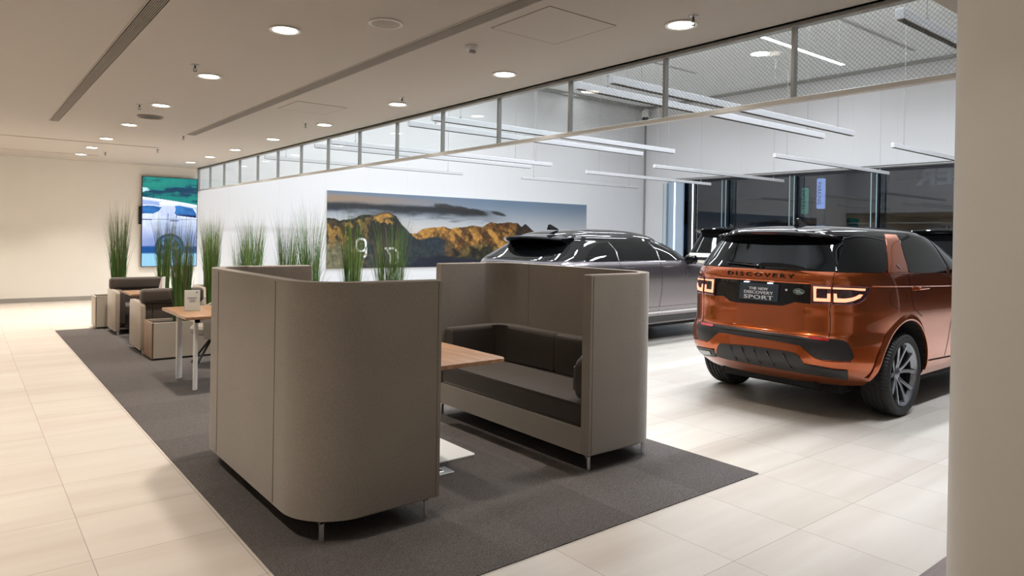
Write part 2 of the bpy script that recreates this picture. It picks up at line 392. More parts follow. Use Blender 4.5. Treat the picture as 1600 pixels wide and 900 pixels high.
# night outside
bm = B(); box(bm, SX1+.3, 60, -25, 40, -.14, -.02); struct('ground_outside', bm, 'night_ground')
t = thing('facade_outside', 'dark building front seen through the window wall', 'building', (44, 12, 0))
bm = B(); box(bm, 0, 4, -30, 26, -.02, 4.4); mesh_obj('facade_wall', bm, 'far_facade', t)
bm = B()
for k in range(14): box(bm, -.06, 0, -28+k*3.8, -26.2+k*3.8, .6, 2.6)
mesh_obj('shop_window', bm, simple('dim_shop_window', (.01, .014, .025), .2, emit=(.10, .17, .32), es=.10), t)
def outside_sign(px, y, z0, z1, w, mat, s, label, name):
    t = thing(name, label, 'sign', (px, y, z0))
    bm = B(); box(bm, 0, .25, -w/2, w/2, 0, z1-z0, .03, 1); mesh_obj('sign_box', bm, mat, t)
    bm = text_mesh(s, (z1-z0)/len(s)*1.25, .004, 1., spacing=1.)
    for v in bm.verts: v.co = Vector((-.012+v.co.z, v.co.y*-1, (z1-z0)/2-v.co.x))
    mesh_obj('sign_lettering', bm, 'neon_dark', t)
    bm = B(); cyl(bm, (.35, 0, -z0-.02), .08, z1+.1, seg=12); box(bm, .2, .4, -.05, .05, .2, .3); mesh_obj('post', bm, 'far_facade', t)

# ------------------------------------------------------------------ ceiling fittings of the lounge
def downlight(loc, label, group, power, col=(1., .86, .68), r=.085, mat='lamp_emit_warm', ang=150):
    t = thing('ceiling_downlight', label, 'ceiling light', loc, 0, group)
    bm = B(); lathe(bm, [(r, .0), (r*1.28, -.002), (r*1.30, -.008), (r*1.22, -.012), (r*1.02, -.008), (r*.98, .0)], seg=40, closed=True); mesh_obj('trim_ring', bm, 'frame_white', t, smooth=True)
    bm = B(); cyl(bm, (0, 0, -.004), r*.97, .003, seg=40); mesh_obj('diffuser', bm, mat, t)
    return t
def lamp(loc, power, col, size, spread=150, shape='DISK', sy=None, rot=(0, 0, 0), parent=None):
    ld = bpy.data.lights.new('lamp_glow', 'AREA'); ld.shape = shape; ld.size = size; ld.energy = power; ld.color = col; ld.spread = math.radians(spread)
    if sy: ld.size_y = sy
    o = bpy.data.objects.new('lamp_glow', ld); COL.objects.link(o); o.location = loc; o.rotation_euler = rot
    return o
WARM = (1., .912, .815)
ORD = ['first', 'second', 'third', 'fourth', 'fifth', 'sixth', 'seventh', 'eighth', 'ninth', 'tenth', 'eleventh']
yy = [15.75, 14.28, 12.68, 10.77, 8.82, 6.83, 4.89, 2.95, 1.0, -.95, -2.9]
base = None
for ri, (x, nm) in enumerate(((3.78, 'row beside the glass partition'), (1.79, 'row above the carpet edge'), (-.2, 'row left of the camera'), (-2.2, 'row by the left wall'))):
    for k, y in enumerate(yy):
        lab = 'lit round ceiling downlight, %s from the far wall in the %s' % (ORD[k], nm)
        if base is None: base = downlight((x, y, CZ), lab, 'lounge ceiling downlights', 1)
        else: dup(base, (x, y, CZ), label=lab)
        pw = 1.35 if y > 11 else 1.
        if y < 2.5: pw = .05
        if ri == 1 and y < 4: pw = .15
        if ri == 3: pw *= .55
        if ri == 0 and 2.5 < y < 4: pw = .6
        lamp((x, y, CZ-.013), LOUNGE_W*pw, WARM, .13, 95)
# linear grilles
def grille(x0, x1, y0, y1, n, label):
    t = thing('linear_air_grille', label, 'air grille', ((x0+x1)/2, (y0+y1)/2, CZ))
    w = x1-x0; L = y1-y0
    bm = B(); box(bm, -w/2, w/2, -L/2, L/2, -.002, 0.0); mesh_obj('slot_backing', bm, 'slot_dark', t)
    s = w/n
    for k in range(n-1):
        bm = B(); xx = -w/2+s*(k+1); box(bm, xx-s*.27, xx+s*.27, -L/2, L/2, -.009, -.002); mesh_obj('grille_slat', bm, 'grille_metal', t)
    bm = B(); box(bm, -w/2-.008, -w/2, -L/2, L/2, -.008, 0); box(bm, w/2, w/2+.008, -L/2, L/2, -.008, 0); mesh_obj('grille_frame', bm, 'ceiling_paint', t)
grille(.905, 1.006, -2., 11.14, 8, 'dark linear ceiling grille left of the lights, ending over the seating')
grille(2.640, 2.753, -2., 11.22, 8, 'brown linear ceiling grille running diagonally between the two light rows')
t = thing('ceiling_slot', 'thin cross slot in the ceiling ahead of the far wall, nearer one', 'ceiling slot', (.7, 13.45, CZ))
bm = B(); box(bm, -4.5, 2.0, -.035, .035, -.004, 0); mesh_obj('slot_line', bm, 'grille_metal', t)
t = thing('ceiling_slot', 'faint cross slot in the ceiling closest to the far wall', 'ceiling slot', (.2, 15.8, CZ))
bm = B(); box(bm, -4.2, 1.9, -.02, .02, -.004, 0); mesh_obj('slot_line', bm, simple('slot_faint', (.45, .39, .31), .7), t)
def access_panel(x0, x1, y0, y1, label, name='ceiling_access_panel'):
    t = thing(name, label, 'ceiling panel', ((x0+x1)/2, (y0+y1)/2, CZ), 0, 'ceiling access panels')
    a, b = (x1-x0)/2, (y1-y0)/2; w = .0035
    bm = B(); box(bm, -a+w, a-w, -b+w, b-w, -.003, 0); mesh_obj('panel', bm, 'ceiling_paint', t)
    bm = B()
    for q in ((-a-w, -a+w, -b-w, b+w), (a-w, a+w, -b-w, b+w), (-a+w, a-w, -b-w, -b+w), (-a+w, a-w, b-w, b+w)): box(bm, *q, -.0035, 0)
    mesh_obj('joint', bm, 'grille_metal', t)
access_panel(2.87, 3.47, 3.26, 3.87, 'large square access panel outline in the ceiling nearest the camera')
access_panel(2.88, 3.46, 7.45, 8.06, 'small square access panel outline in the ceiling over the table')
# round diffuser, vents, detector, sprinklers
t = thing('ceiling_speaker', 'white round ceiling speaker with a perforated face', 'ceiling speaker', (2.262, 4.269, CZ))
bm = B(); lathe(bm, [(.115, 0), (.118, -.008), (.105, -.013), (.095, -.008), (.095, 0)], seg=48, closed=True); mesh_obj('rim', bm, 'frame_white', t, smooth=True)
bm = B(); lathe(bm, [(.0001, -.016), (.05, -.014), (.095, -.006), (.095, 0), (.0001, 0)], seg=48); mesh_obj('perforated_face', bm, simple('speaker_face', (.42, .38, .33), .6, noise=.5, nscale=260), t, smooth=True)
t = thing('round_air_vent', 'dark round air vent flush in the ceiling', 'air vent', (1.868, 9.804, CZ))
bm = B(); lathe(bm, [(.15, 0), (.155, -.012), (.14, -.018), (.13, -.006), (.13, 0)], seg=40, closed=True); mesh_obj('rim', bm, 'grille_metal', t, smooth=True)
bm = B(); lathe(bm, [(.0001, -.012), (.10, -.010), (.128, -.003), (.128, 0), (.0001, 0)], seg=40); mesh_obj('vent_face', bm, 'slot_dark', t, smooth=True)
t = thing('ceiling_camera', 'small white ceiling camera with a dark lens in front of the grille', 'camera', (3.035, 4.344, CZ))
bm = B(); lathe(bm, [(.0001, 0), (.045, 0), (.048, -.012), (.044, -.03), (.034, -.036), (.0001, -.036)], seg=32); mesh_obj('housing', bm, 'frame_white', t, smooth=True)
bm = B(); box(bm, -.03, .02, -.033, .0, -.060, -.034, .008); mesh_obj('body', bm, simple('grey_plastic', (.35, .33, .30), .5), t, smooth=True)
bm = B(); cyl(bm, (-.005, -.032, -.047), .012, .008, 'y', 16); mesh_obj('lens', bm, 'gloss_black', t)
first = None
for (x, y, lab) in ((1.576, 6.456, 'dark sprinkler head beside the third visible downlight of the carpet row'), (1.59, 8.946, 'sprinkler head left of the round air vent'), (3.64, 6.48, 'sprinkler head by the downlight over the sofas'), (3.70, 2.79, 'sprinkler head beside the nearest downlight by the glass'),
                    (2.637, 11.43, 'sprinkler head at the far end of the brown grille'), (2.734, 13.7, 'sprinkler head beyond the cross slot'), (2.1, 15.0, 'sprinkler head closest to the far wall'), (3.55, 8.9, 'sprinkler head next to the small access panel')):
    if first is None:
        t = first = thing('fire_sprinkler', lab, 'sprinkler', (x, y, CZ), 0, 'ceiling sprinklers')
        bm = B(); lathe(bm, [(.0001, 0), (.035, 0), (.033, -.005), (.02, -.008), (.0001, -.008)], seg=24); mesh_obj('escutcheon', bm, 'brushed_steel', t, smooth=True)
        bm = B(); cyl(bm, (0, 0, -.035), .008, .028, seg=12); tube(bm, [(-.012, 0, -.034), (-.014, 0, -.045), (-.004, 0, -.058)], .003, 6); tube(bm, [(.012, 0, -.034), (.014, 0, -.045), (.004, 0, -.058)], .003, 6); mesh_obj('frame', bm, 'frame_dark', t)
        bm = B(); cyl(bm, (0, 0, -.061), .015, .003, seg=16); mesh_obj('deflector', bm, 'frame_dark', t)
    else: dup(first, (x, y, CZ), label=lab)

# ------------------------------------------------------------------ showroom ceiling, pendant bars
K = .75
def bar(x0, x1, y, z, label):
    t = thing('pendant_light_bar', label, 'pendant light', ((x0+x1)/2, y, z), 0, 'white linear pendants over the showroom')
    h = (x1-x0)/2
    bm = B(); box(bm, -h, h, -.03, .03, 0, .075, .003, 1); mesh_obj('housing', bm, 'bar_aluminium', t)
    bm = B(); box(bm, -h+.02, h-.02, -.022, .022, -.004, 0.0005); mesh_obj('diffuser', bm, 'slot_dark', t)
    for s in (-.82, .82):
        bm = B(); cyl(bm, (h*s, 0, .074), .0035, SZ-z-.074, seg=6); cyl(bm, (h*s, 0, .074), .012, .03, seg=10); mesh_obj('suspension_wire', bm, 'brushed_steel', t)
    return t
zb = 1.534+(3.6-1.534)*K
bars = [(6.76, 2.78, 13.6, 'nearest long bar by the column, seen through wired glass'), (6.78, 6.44, 13.65, 'upper long bar crossing right above the orange car'), (6.69, 7.01, 13.6, 'lower long bar crossing just under the glass frame at the centre right'),
        (6.64, 10.72, 13.55, 'upper of the two long bars crossing the middle glass panes'), (6.66, 11.6, 13.4, 'lower of the two long bars crossing the middle glass panes'), (6.7, 15.25, 13.6, 'faint bar above the landscape print, upper'),
        (6.7, 16.2, 13.6, 'faint bar above the landscape print, lower'), (6.7, 19.75, 13.51, 'faint farthest bar at the left, above the print'),
        (15.87, 6.62, 22.3, 'bar at the far right ending behind the column'), (15.85, 9.42, 22.33, 'bar in front of the dark window above the orange car'), (15.9, 13.3, 23.0, 'bar over the window corner, middle of three'), (15.87, 16.1, 22.6, 'bar over the window corner, lower'), (15.85, 19.4, 22.2, 'bar crossing the white wall left of the corner line')]
C0 = np.array([0, 0])
for x0, y, x1, lab in bars: bar(x0*K, x1*K, y*K, zb, 'grey '+lab)
# showroom ceiling fittings: bright strip, dark slots, downlights
def ceil_strip(x0, x1, y, mat, label, name, w=.05, dz=.012):
    t = thing(name, label, 'ceiling light' if 'light' in name else 'ceiling slot', ((x0+x1)/2, y, SZ))
    h = (x1-x0)/2
    bm = B(); box(bm, -h, h, -w, w, -dz, 0); mesh_obj('diffuser' if 'light' in name else 'slot_line', bm, mat, t)
    bm = B(); box(bm, -h-.01, h+.01, -w-.012, -w, -dz-.002, 0); box(bm, -h-.01, h+.01, w, w+.012, -dz-.002, 0); mesh_obj('frame', bm, 'frame_white', t)
ceil_strip(14.7, 19.0, 9.27, 'strip_emit_cool', 'bright linear light in the showroom ceiling', 'ceiling_strip_light', .06)
for x0, x1, y, s in ((12.3, 16.9, 12.6, 'left of the bright strip'), (13.2, 18.9, 7.4, 'right of the bright strip'), (15.2, 19.6, 14.6, 'farthest back')):
    ceil_strip(x0, x1, y, 'frame_metal', 'grey linear slot in the showroom ceiling, '+s, 'ceiling_slot', .05)
d1 = None
for x, y, lab in ((16.34, 10.17, 'bright round downlight in the showroom ceiling beside the light strip'), (16.4, 16.6, 'round downlight in the showroom ceiling near the white wall')):
    t = downlight((x, y, SZ), lab, 'showroom ceiling downlights', 1, r=.24, mat='lamp_emit_cool')
bm = B(); box(bm, LX1+.04, SX1, YF-.14, YF, SZ-.10, SZ); struct('trim_2', bm, 'frame_metal')
bm = B(); box(bm, SX1-.12, SX1, YB, YF-.14, SZ-.08, SZ); struct('trim_3', bm, 'frame_metal')
bm = B(); box(bm, SX1-.05, SX1, YF-.05, YF, 0, SZ-.08); struct('trim_4', bm, 'frame_metal')
t = thing('wall_dome_camera', 'white dome surveillance camera at the showroom wall corner', 'camera', (19.72, 16.95, 5.95))  # hangs from an arm on the side wall, below the ceiling
bm = B(); lathe(bm, [(.0001, .30), (.11, .30), (.13, .2), (.14, .06), (.12, .03), (.0001, .03)], seg=28); box(bm, -.03, .35, -.03, .03, .3, .36); mesh_obj('housing', bm, 'frame_white', t, smooth=True)
bm = B(); lathe(bm, [(.118, .03), (.11, -.04), (.07, -.1), (.0001, -.115)], seg=28); mesh_obj('dome', bm, 'gloss_black', t, smooth=True)
# lighting of the showroom: added light panels and area lamps, unseen above the bulkhead line
row = 0
for y in SHOW_Y:
    for x in (7.0, 11.5):
        row += 1
        t = thing('ceiling_fill_panel', 'added unseen showroom light panel number %d in rows above the cars' % row, 'ceiling light', (x, y, SZ), 0, 'added showroom light panels')
        bm = B(); box(bm, -1.8, 1.8, -.12, .12, -.012, 0); mesh_obj('diffuser', bm, 'strip_emit_cool', t)
        bm = B(); box(bm, -1.83, 1.83, -.15, -.12, -.016, 0); box(bm, -1.83, 1.83, .12, .15, -.016, 0); mesh_obj('frame', bm, 'frame_white', t)
        lamp((x, y, SZ-.02), SHOW_W*(.42 if y > 14 else .8 if y > 12 else 1.25 if y < 5 else 1.05), (.85, .925, 1.), 3.6, 150, 'RECTANGLE', .24)
for k, y in enumerate((14.5, 10.3, 6.1, 1.9)):  # added area lamps without fittings, brightening the window side of the showroom
    lamp((16.3, y, SZ-.02), SHOW_W*(.6 if y > 14 else 1.), (.85, .925, 1.), 3.0, 150, 'RECTANGLE', .12)
# ------------------------------------------------------------------ art print and video screen
def vnoise(x, y, seed=0):
    xi = np.floor(x).astype(int); yi = np.floor(y).astype(int); xf = x-xi; yf = y-yi
    def h(a, b):
        n = (a*374761393+b*668265263+seed*1442695041) & 0x7fffffff
        n = ((n ^ (n >> 13))*1274126177) & 0x7fffffff
        return ((n ^ (n >> 16)) & 0xffff)/65535.
    u = xf*xf*(3-2*xf); v = yf*yf*(3-2*yf)
    return (h(xi, yi)*(1-u)+h(xi+1, yi)*u)*(1-v)+(h(xi, yi+1)*(1-u)+h(xi+1, yi+1)*u)*v
def fbm(x, y, seed=0, o=5):
    s = 0; a = .5; t = 0
    for k in range(o): s = s+a*vnoise(x*2**k+k*17.3, y*2**k+k*9.1, seed+k); t += a; a *= .55
    return s/t
def lin(c): c = np.asarray(c, float)/255.; return np.where(c <= .04045, c/12.92, ((c+.055)/1.055)**2.4)
def blend(A, Bc, f): f = np.clip(f, 0, 1)[:, None]; return A*(1-f)+np.asarray(Bc)*f
def sst(a, b, x): t = np.clip((x-a)/(b-a), 0, 1); return t*t*(3-2*t)
def landscape(u, v):
    u = 1.323*u/(1+.323*u); A = 4.6; x = u*A
    sky = blend(np.tile(lin((196, 200, 206)), (len(u), 1)), lin((118, 140, 164)), sst(.55, 1., v)*.9)
    sky = blend(sky, lin((228, 222, 216)), sst(.72, .5, v)*sst(.75, .1, u))
    w = fbm(x*2.2, v*9, 3)
    sky = blend(sky, lin((92, 94, 98)), sst(.45, .7, fbm(x*1.5, v*10, 8))*sst(.85, .6, v)*sst(.45, .62, v)*sst(.75, .5, u))
    band = sst(.70, .78, v+.10*(w-.5))*sst(.90, .84, v+.05*(w-.5)+.05*u)*sst(.70, .55, u)
    sky = blend(sky, lin((46, 50, 56)), band*.95)
    glow = sst(.82, .9, v+.05*(w-.5))*sst(.99, .92, v)*sst(.62, .05, u)
    sky = blend(sky, lin((176, 150, 126)), glow*.85)
    for cu, cv, ru, rv in ((.52, .83, .035, .045), (.585, .80, .035, .04), (.66, .79, .03, .03), (.46, .85, .05, .05)):
        d = ((u-cu)/ru)**2+((v-cv+.8*(u-cu))/rv)**2+(fbm(x*7, v*12, 5)-.5)*1.5
        sky = blend(sky, lin((58, 56, 54)), sst(1.2, .4, d)*.9)
    out = sky
    def ridge(pts, rough, seed):
        X = np.array([p[0] for p in pts]); Y = np.array([p[1] for p in pts])
        return np.interp(u, X, Y)+rough*(fbm(x*9, x*0+.3, seed)-.5)
    def slope(scale, seed, dx=.012, kx=1., ky=2.2):
        h = fbm(x*scale*kx, v*scale*ky, seed); h2 = fbm((x+dx*4)*scale*kx, (v+dx*2)*scale*ky, seed)
        return np.clip((h-h2)*9+.5, 0, 1)
    gold = lin((196, 148, 78)); dgold = lin((112, 78, 42)); dark = lin((34, 34, 36)); green = lin((92, 88, 60)); blue = lin((52, 66, 76))
    r3 = ridge([(0, .0), (.80, .3), (.84, .40), (.88, .47), (.91, .46), (.94, .47), (1., .55)], .015, 31)
    s = slope(3, 6)
    c3 = blend(blend(np.tile(lin((150, 130, 84)), (len(u), 1)), lin((96, 92, 66)), s), dark, sst(.1, .0, r3-v)*0)
    out = np.where((v < r3)[:, None], c3, out)
    r2 = ridge([(0, .2), (.28, .44), (.31, .47), (.345, .47), (.37, .53), (.41, .56), (.45, .575), (.475, .54), (.50, .57), (.53, .58), (.57, .60), (.60, .585), (.63, .66), (.66, .645), (.70, .66), (.735, .655), (.75, .60), (.765, .65), (.79, .56), (.83, .44), (.9, .38), (1., .35)], .035, 32)
    s = slope(4.5, 9, kx=1.3, ky=1.4)
    streak = fbm((x*1.0+v*1.1)*9, (x-v)*1.2, 12)
    c2 = blend(np.tile(gold, (len(u), 1)), dgold, sst(.35, .70, s*.2+streak*.8))
    c2 = blend(c2, lin((98, 60, 36)), sst(.14, .02, r2-v)*sst(.55, .66, u)*.75)
    c2 = blend(c2, dark, sst(.66, .86, s)*.35)
    c2 = blend(c2, dark, sst(.03, 0., np.abs(u-.765+(.62-v)*.10)-.012-.02*fbm(v*8, v*0, 3))*sst(.3, .45, v)*.85)
    low = np.interp(u, [0, .30, .36, .42, .46, .50, .53, .57, .62, .68, .74, .8, 1], [.5, .40, .41, .44, .40, .24, .28, .32, .34, .26, .30, .2, .1])+.05*(fbm(x*8, x*0, 44)-.5)
    c2 = blend(c2, blue*.9, sst(0, .03, low-v)*sst(.50, .44, u))
    tex = fbm(x*10, v*16, 20)
    lowc = blend(blend(np.tile(lin((64, 62, 44)), (len(u), 1)), lin((132, 112, 66)), sst(.5, .72, tex)), dark*.8, sst(.5, .3, tex))
    f = sst(0, .03, low-v)*sst(.44, .50, u)
    c2 = c2*(1-f[:, None])+lowc*f[:, None]
    out = np.where((v < r2)[:, None], c2, out)
    r1 = ridge([(0, .645), (.03, .65), (.05, .62), (.07, .635), (.10, .64), (.13, .70), (.16, .71), (.18, .70), (.215, .745), (.24, .745), (.265, .71), (.29, .58), (.33, .44), (.36, .36), (.44, .2), (.5, .05)], .02, 33)
    s = slope(4, 15, kx=1.2, ky=1.5)
    c1 = blend(np.tile(lin((168, 132, 70)), (len(u), 1)), lin((74, 62, 40)), sst(.15, .6, s))
    c1 = blend(c1, lin((132, 128, 100)), sst(.42, .2, v)*sst(.16, .05, u))
    c1 = blend(c1, dark, sst(.045, .02, r1-v+.02*(s-.5)))
    c1 = blend(c1, dark*1.1, sst(.11, .15, u+.05*(s-.5))*sst(.26, .4, v)*(1-sst(.13, .19, u)*sst(.25, .21, u)*sst(.60, .66, v+.05*(s-.5))*sst(.75, .70, v)))
    c1 = blend(c1, blue*(.6+.5*s)[:, None] if False else blue*.8, sst(.11, .16, u)*sst(.45, .3, v)*.8)
    c1 = blend(c1, lin((44, 60, 58)), sst(.55, .75, fbm(x*6, v*10, 50))*sst(.1, .14, u)*.7)
    c1 = blend(c1, lin((205, 158, 84)), sst(.165, .19, u)*sst(.262, .245, u)*sst(.62, .66, v+.1*(s-.5))*sst(.0, .03, r1-v)*.8)
    c1 = blend(c1, lin((58, 72, 80))*(.7), sst(.27, .31, u)*.85)
    out = np.where((v < r1)[:, None], c1, out)
    lake = np.interp(u, [0, .3, .36, .45, .6, .66, 1], [-.1, .0, .14, .17, .10, .0, -.1])
    out = blend(out, lin((26, 34, 56)), sst(0, .02, lake-v)*.9)
    grain = (fbm(x*60, v*60, 70, 3)-.5)*.5
    out = out*(1+grain*sst(.0, .02, np.maximum(np.maximum(r1, r2), r3)-v))[:, None]
    det = fbm(x*26, v*30, 90, 4)-.5
    ter = sst(.0, .02, np.maximum(np.maximum(r1, r2), r3)-v)
    out = out*np.clip(1+det*1.5*ter, .35, 1.7)[:, None]
    out = np.clip(out, 0, 1)**1.12*.80
    return np.clip(out, 0, 1)
PX0, PX1, PZ0, PZ1 = 7.48, 17.02, .578, 2.645
t = thing('landscape_print', 'wide landscape print of golden mountains under clouds on the white wall', 'wall print', (PX0, YF, PZ0))
bm = B(); box(bm, 0, PX1-PX0, -.035, 0, 0, PZ1-PZ0); mesh_obj('panel', bm, 'print_white', t)
color_grid('printed_picture', 'landscape_print', landscape, 560, 124, lambda u, v: (u*(PX1-PX0), -.037, v*(PZ1-PZ0)), t)
bm = B()
ring_o = rrect(1.205, 1.60, .835, 1.29, .15, 5); ring_i = rrect(1.275, 1.53, .90, 1.225, .10, 5)
n = len(ring_o)
A1 = [bm.verts.new((x, -.040, z)) for x, z in ring_o]; A2 = [bm.verts.new((x, -.040, z)) for x, z in ring_i]
for i in range(n): bm.faces.new((A1[i], A1[(i+1) % n], A2[(i+1) % n], A2[i]))
def strokes(bm, pts, w, y=-.040):
    for (a, b) in zip(pts, pts[1:]):
        a = Vector((a[0], 0, a[1])); b = Vector((b[0], 0, b[1])); d = (b-a).normalized(); s = Vector((-d.z, 0, d.x))*w/2; a = a-d*w*.3; b = b+d*w*.3
        vs = [bm.verts.new((p.x, y, p.z)) for p in (a+s, a-s, b-s, b+s)]; bm.faces.new(vs)
for v in bm.verts: v.co.z = .63+(v.co.z-1.06)*.84; v.co.x = .99+(v.co.x-1.40)*.84
mesh_obj('ring_mark', bm, 'print_white', t)
bm = B()
strokes(bm, [(1.40, .83), (1.40, .60), (1.34, .52)], .07)
strokes(bm, [(2.10, .80), (2.42, .80), (2.58, .66), (2.58, .42), (2.52, .30)], .07); strokes(bm, [(2.15, .80), (2.28, .56), (2.28, .3)], .07)
for v in bm.verts: v.co.z = .33+(v.co.z-.55)*.84; v.co.x = 1.93+(v.co.x-2.34)*.84
mesh_obj('letter_mark', bm, 'print_white', t)

def screen(u, v):
    A = 2.0/1.16; y = v*A
    out = blend(np.tile(lin((20, 110, 120)), (len(u), 1)), lin((30, 150, 130)), fbm(u*2, y*6, 2))
    out = blend(out, lin((10, 60, 90)), sst(.5, .7, fbm(u*3, y*12, 5)))
    out = blend(out, lin((190, 240, 250)), sst(.62, .7, fbm(u*6, y*12, 9))*sst(.22, .02, u))
    roof = .775-.05*(u)-.02*u*u
    body = blend(np.tile(lin((150, 175, 225)), (len(u), 1)), lin((225, 235, 255)), sst(.25, .75, fbm(u*1.5, y*3, 11)))
    body = blend(body, lin((235, 242, 255)), sst(.03, .0, np.abs(v-roof+.012)-.004))
    body = blend(body, lin((120, 140, 205)), sst(.52, .3, v)*.7)
    body = blend(body, lin((40, 60, 130)), sst(.0035, .001, np.abs(v-.525-.01*u)))
    def poly(P):
        c = np.zeros(len(u), bool); n = len(P); k = n-1
        for a in range(n):
            (xa, ya), (xb, yb) = P[a], P[k]
            if ya != yb: c ^= ((ya > v) != (yb > v)) & (u < (xb-xa)*(v-ya)/(yb-ya)+xa)
            k = a
        return c
    pillar = poly([(.30, .72), (.62, .735), (.58, .57), (.34, .56)])
    body = np.where(pillar[:, None], blend(np.tile(lin((200, 212, 250)), (len(u), 1)), lin((245, 248, 255)), sst(.66, .72, v)), body)
    for P in ([(-.01, .675), (.18, .68), (.345, .665), (.29, .62), (.20, .592), (-.01, .588)], [(.585, .685), (.66, .69), (.92, .665), (.99, .60), (.99, .555), (.80, .565), (.63, .575), (.575, .60), (.60, .64)]):
        rim = poly([(.5*0+a+(a-.4 if a < .4 else a-.78)*.06, b+(b-.63)*.25) for a, b in P]); body = np.where(rim[:, None], lin((225, 232, 255)), body)
        body = np.where(poly(P)[:, None], blend(blend(np.tile(lin((14, 44, 120)), (len(u), 1)), lin((70, 150, 225)), fbm(u*5+v*9, v*14, 14)), lin((10, 30, 90)), sst(.60, .57, v)), body)
    body = np.where((((np.abs(u-.46-.03*(v-.5)) < .005) | (np.abs(u-.60-.1*(v-.4)) < .005)) & (v < .6) & (v > .38))[:, None], lin((50, 70, 140)), body)
    body = np.where((((np.abs(v-.522) < .006) & (u < .18)) | ((np.abs(v-.515) < .005) & (u > .50) & (u < .66)))[:, None], lin((70, 80, 140)), body)
    d = np.hypot((u-.50), (v-.205)*A/1.02)
    arch = np.hypot((u-.50), (v-.20)*A/1.05)
    body = blend(body, lin((20, 50, 110)), sst(.285, .265, arch)*(v > .08))
    body = blend(body, lin((60, 130, 190)), sst(.235, .225, d)); body = blend(body, lin((18, 60, 120)), sst(.19, .18, d))
    ang = np.arctan2((v-.205)*A, u-.5)
    body = blend(body, lin((110, 180, 225)), sst(.3, .7, np.cos(ang*5))*sst(.18, .17, d)*.8)
    body = blend(body, lin((20, 80, 150)), sst(.235, .215, v)*(arch > .27))
    body = blend(body, lin((150, 205, 235)), sst(.155, .13, v)*(arch > .27))
    out = np.where((v < roof)[:, None], body, out)
    return out*(.9+.2*fbm(u*25, y*6, 30))[:, None]
t = thing('video_screen', 'tall portrait video screen showing a blue-tinted silver car', 'screen', (3.12, YF, .70))
bm = B(); box(bm, 0, 1.165, -.085, -.03, 0, 2.03, .004, 1); mesh_obj('bezel', bm, 'satin_black', t)
color_grid('display', 'screen_image', screen, 150, 260, lambda u, v: (.014+u*1.137, -.0865, .014+v*2.002), t)
bm = B(); box(bm, .2, .9, -.03, 0, .5, 1.5); box(bm, -.05, 0.001, -.05, 0, .95, 1.35, .004, 1); mesh_obj('wall_mount', bm, 'black_plastic', t)

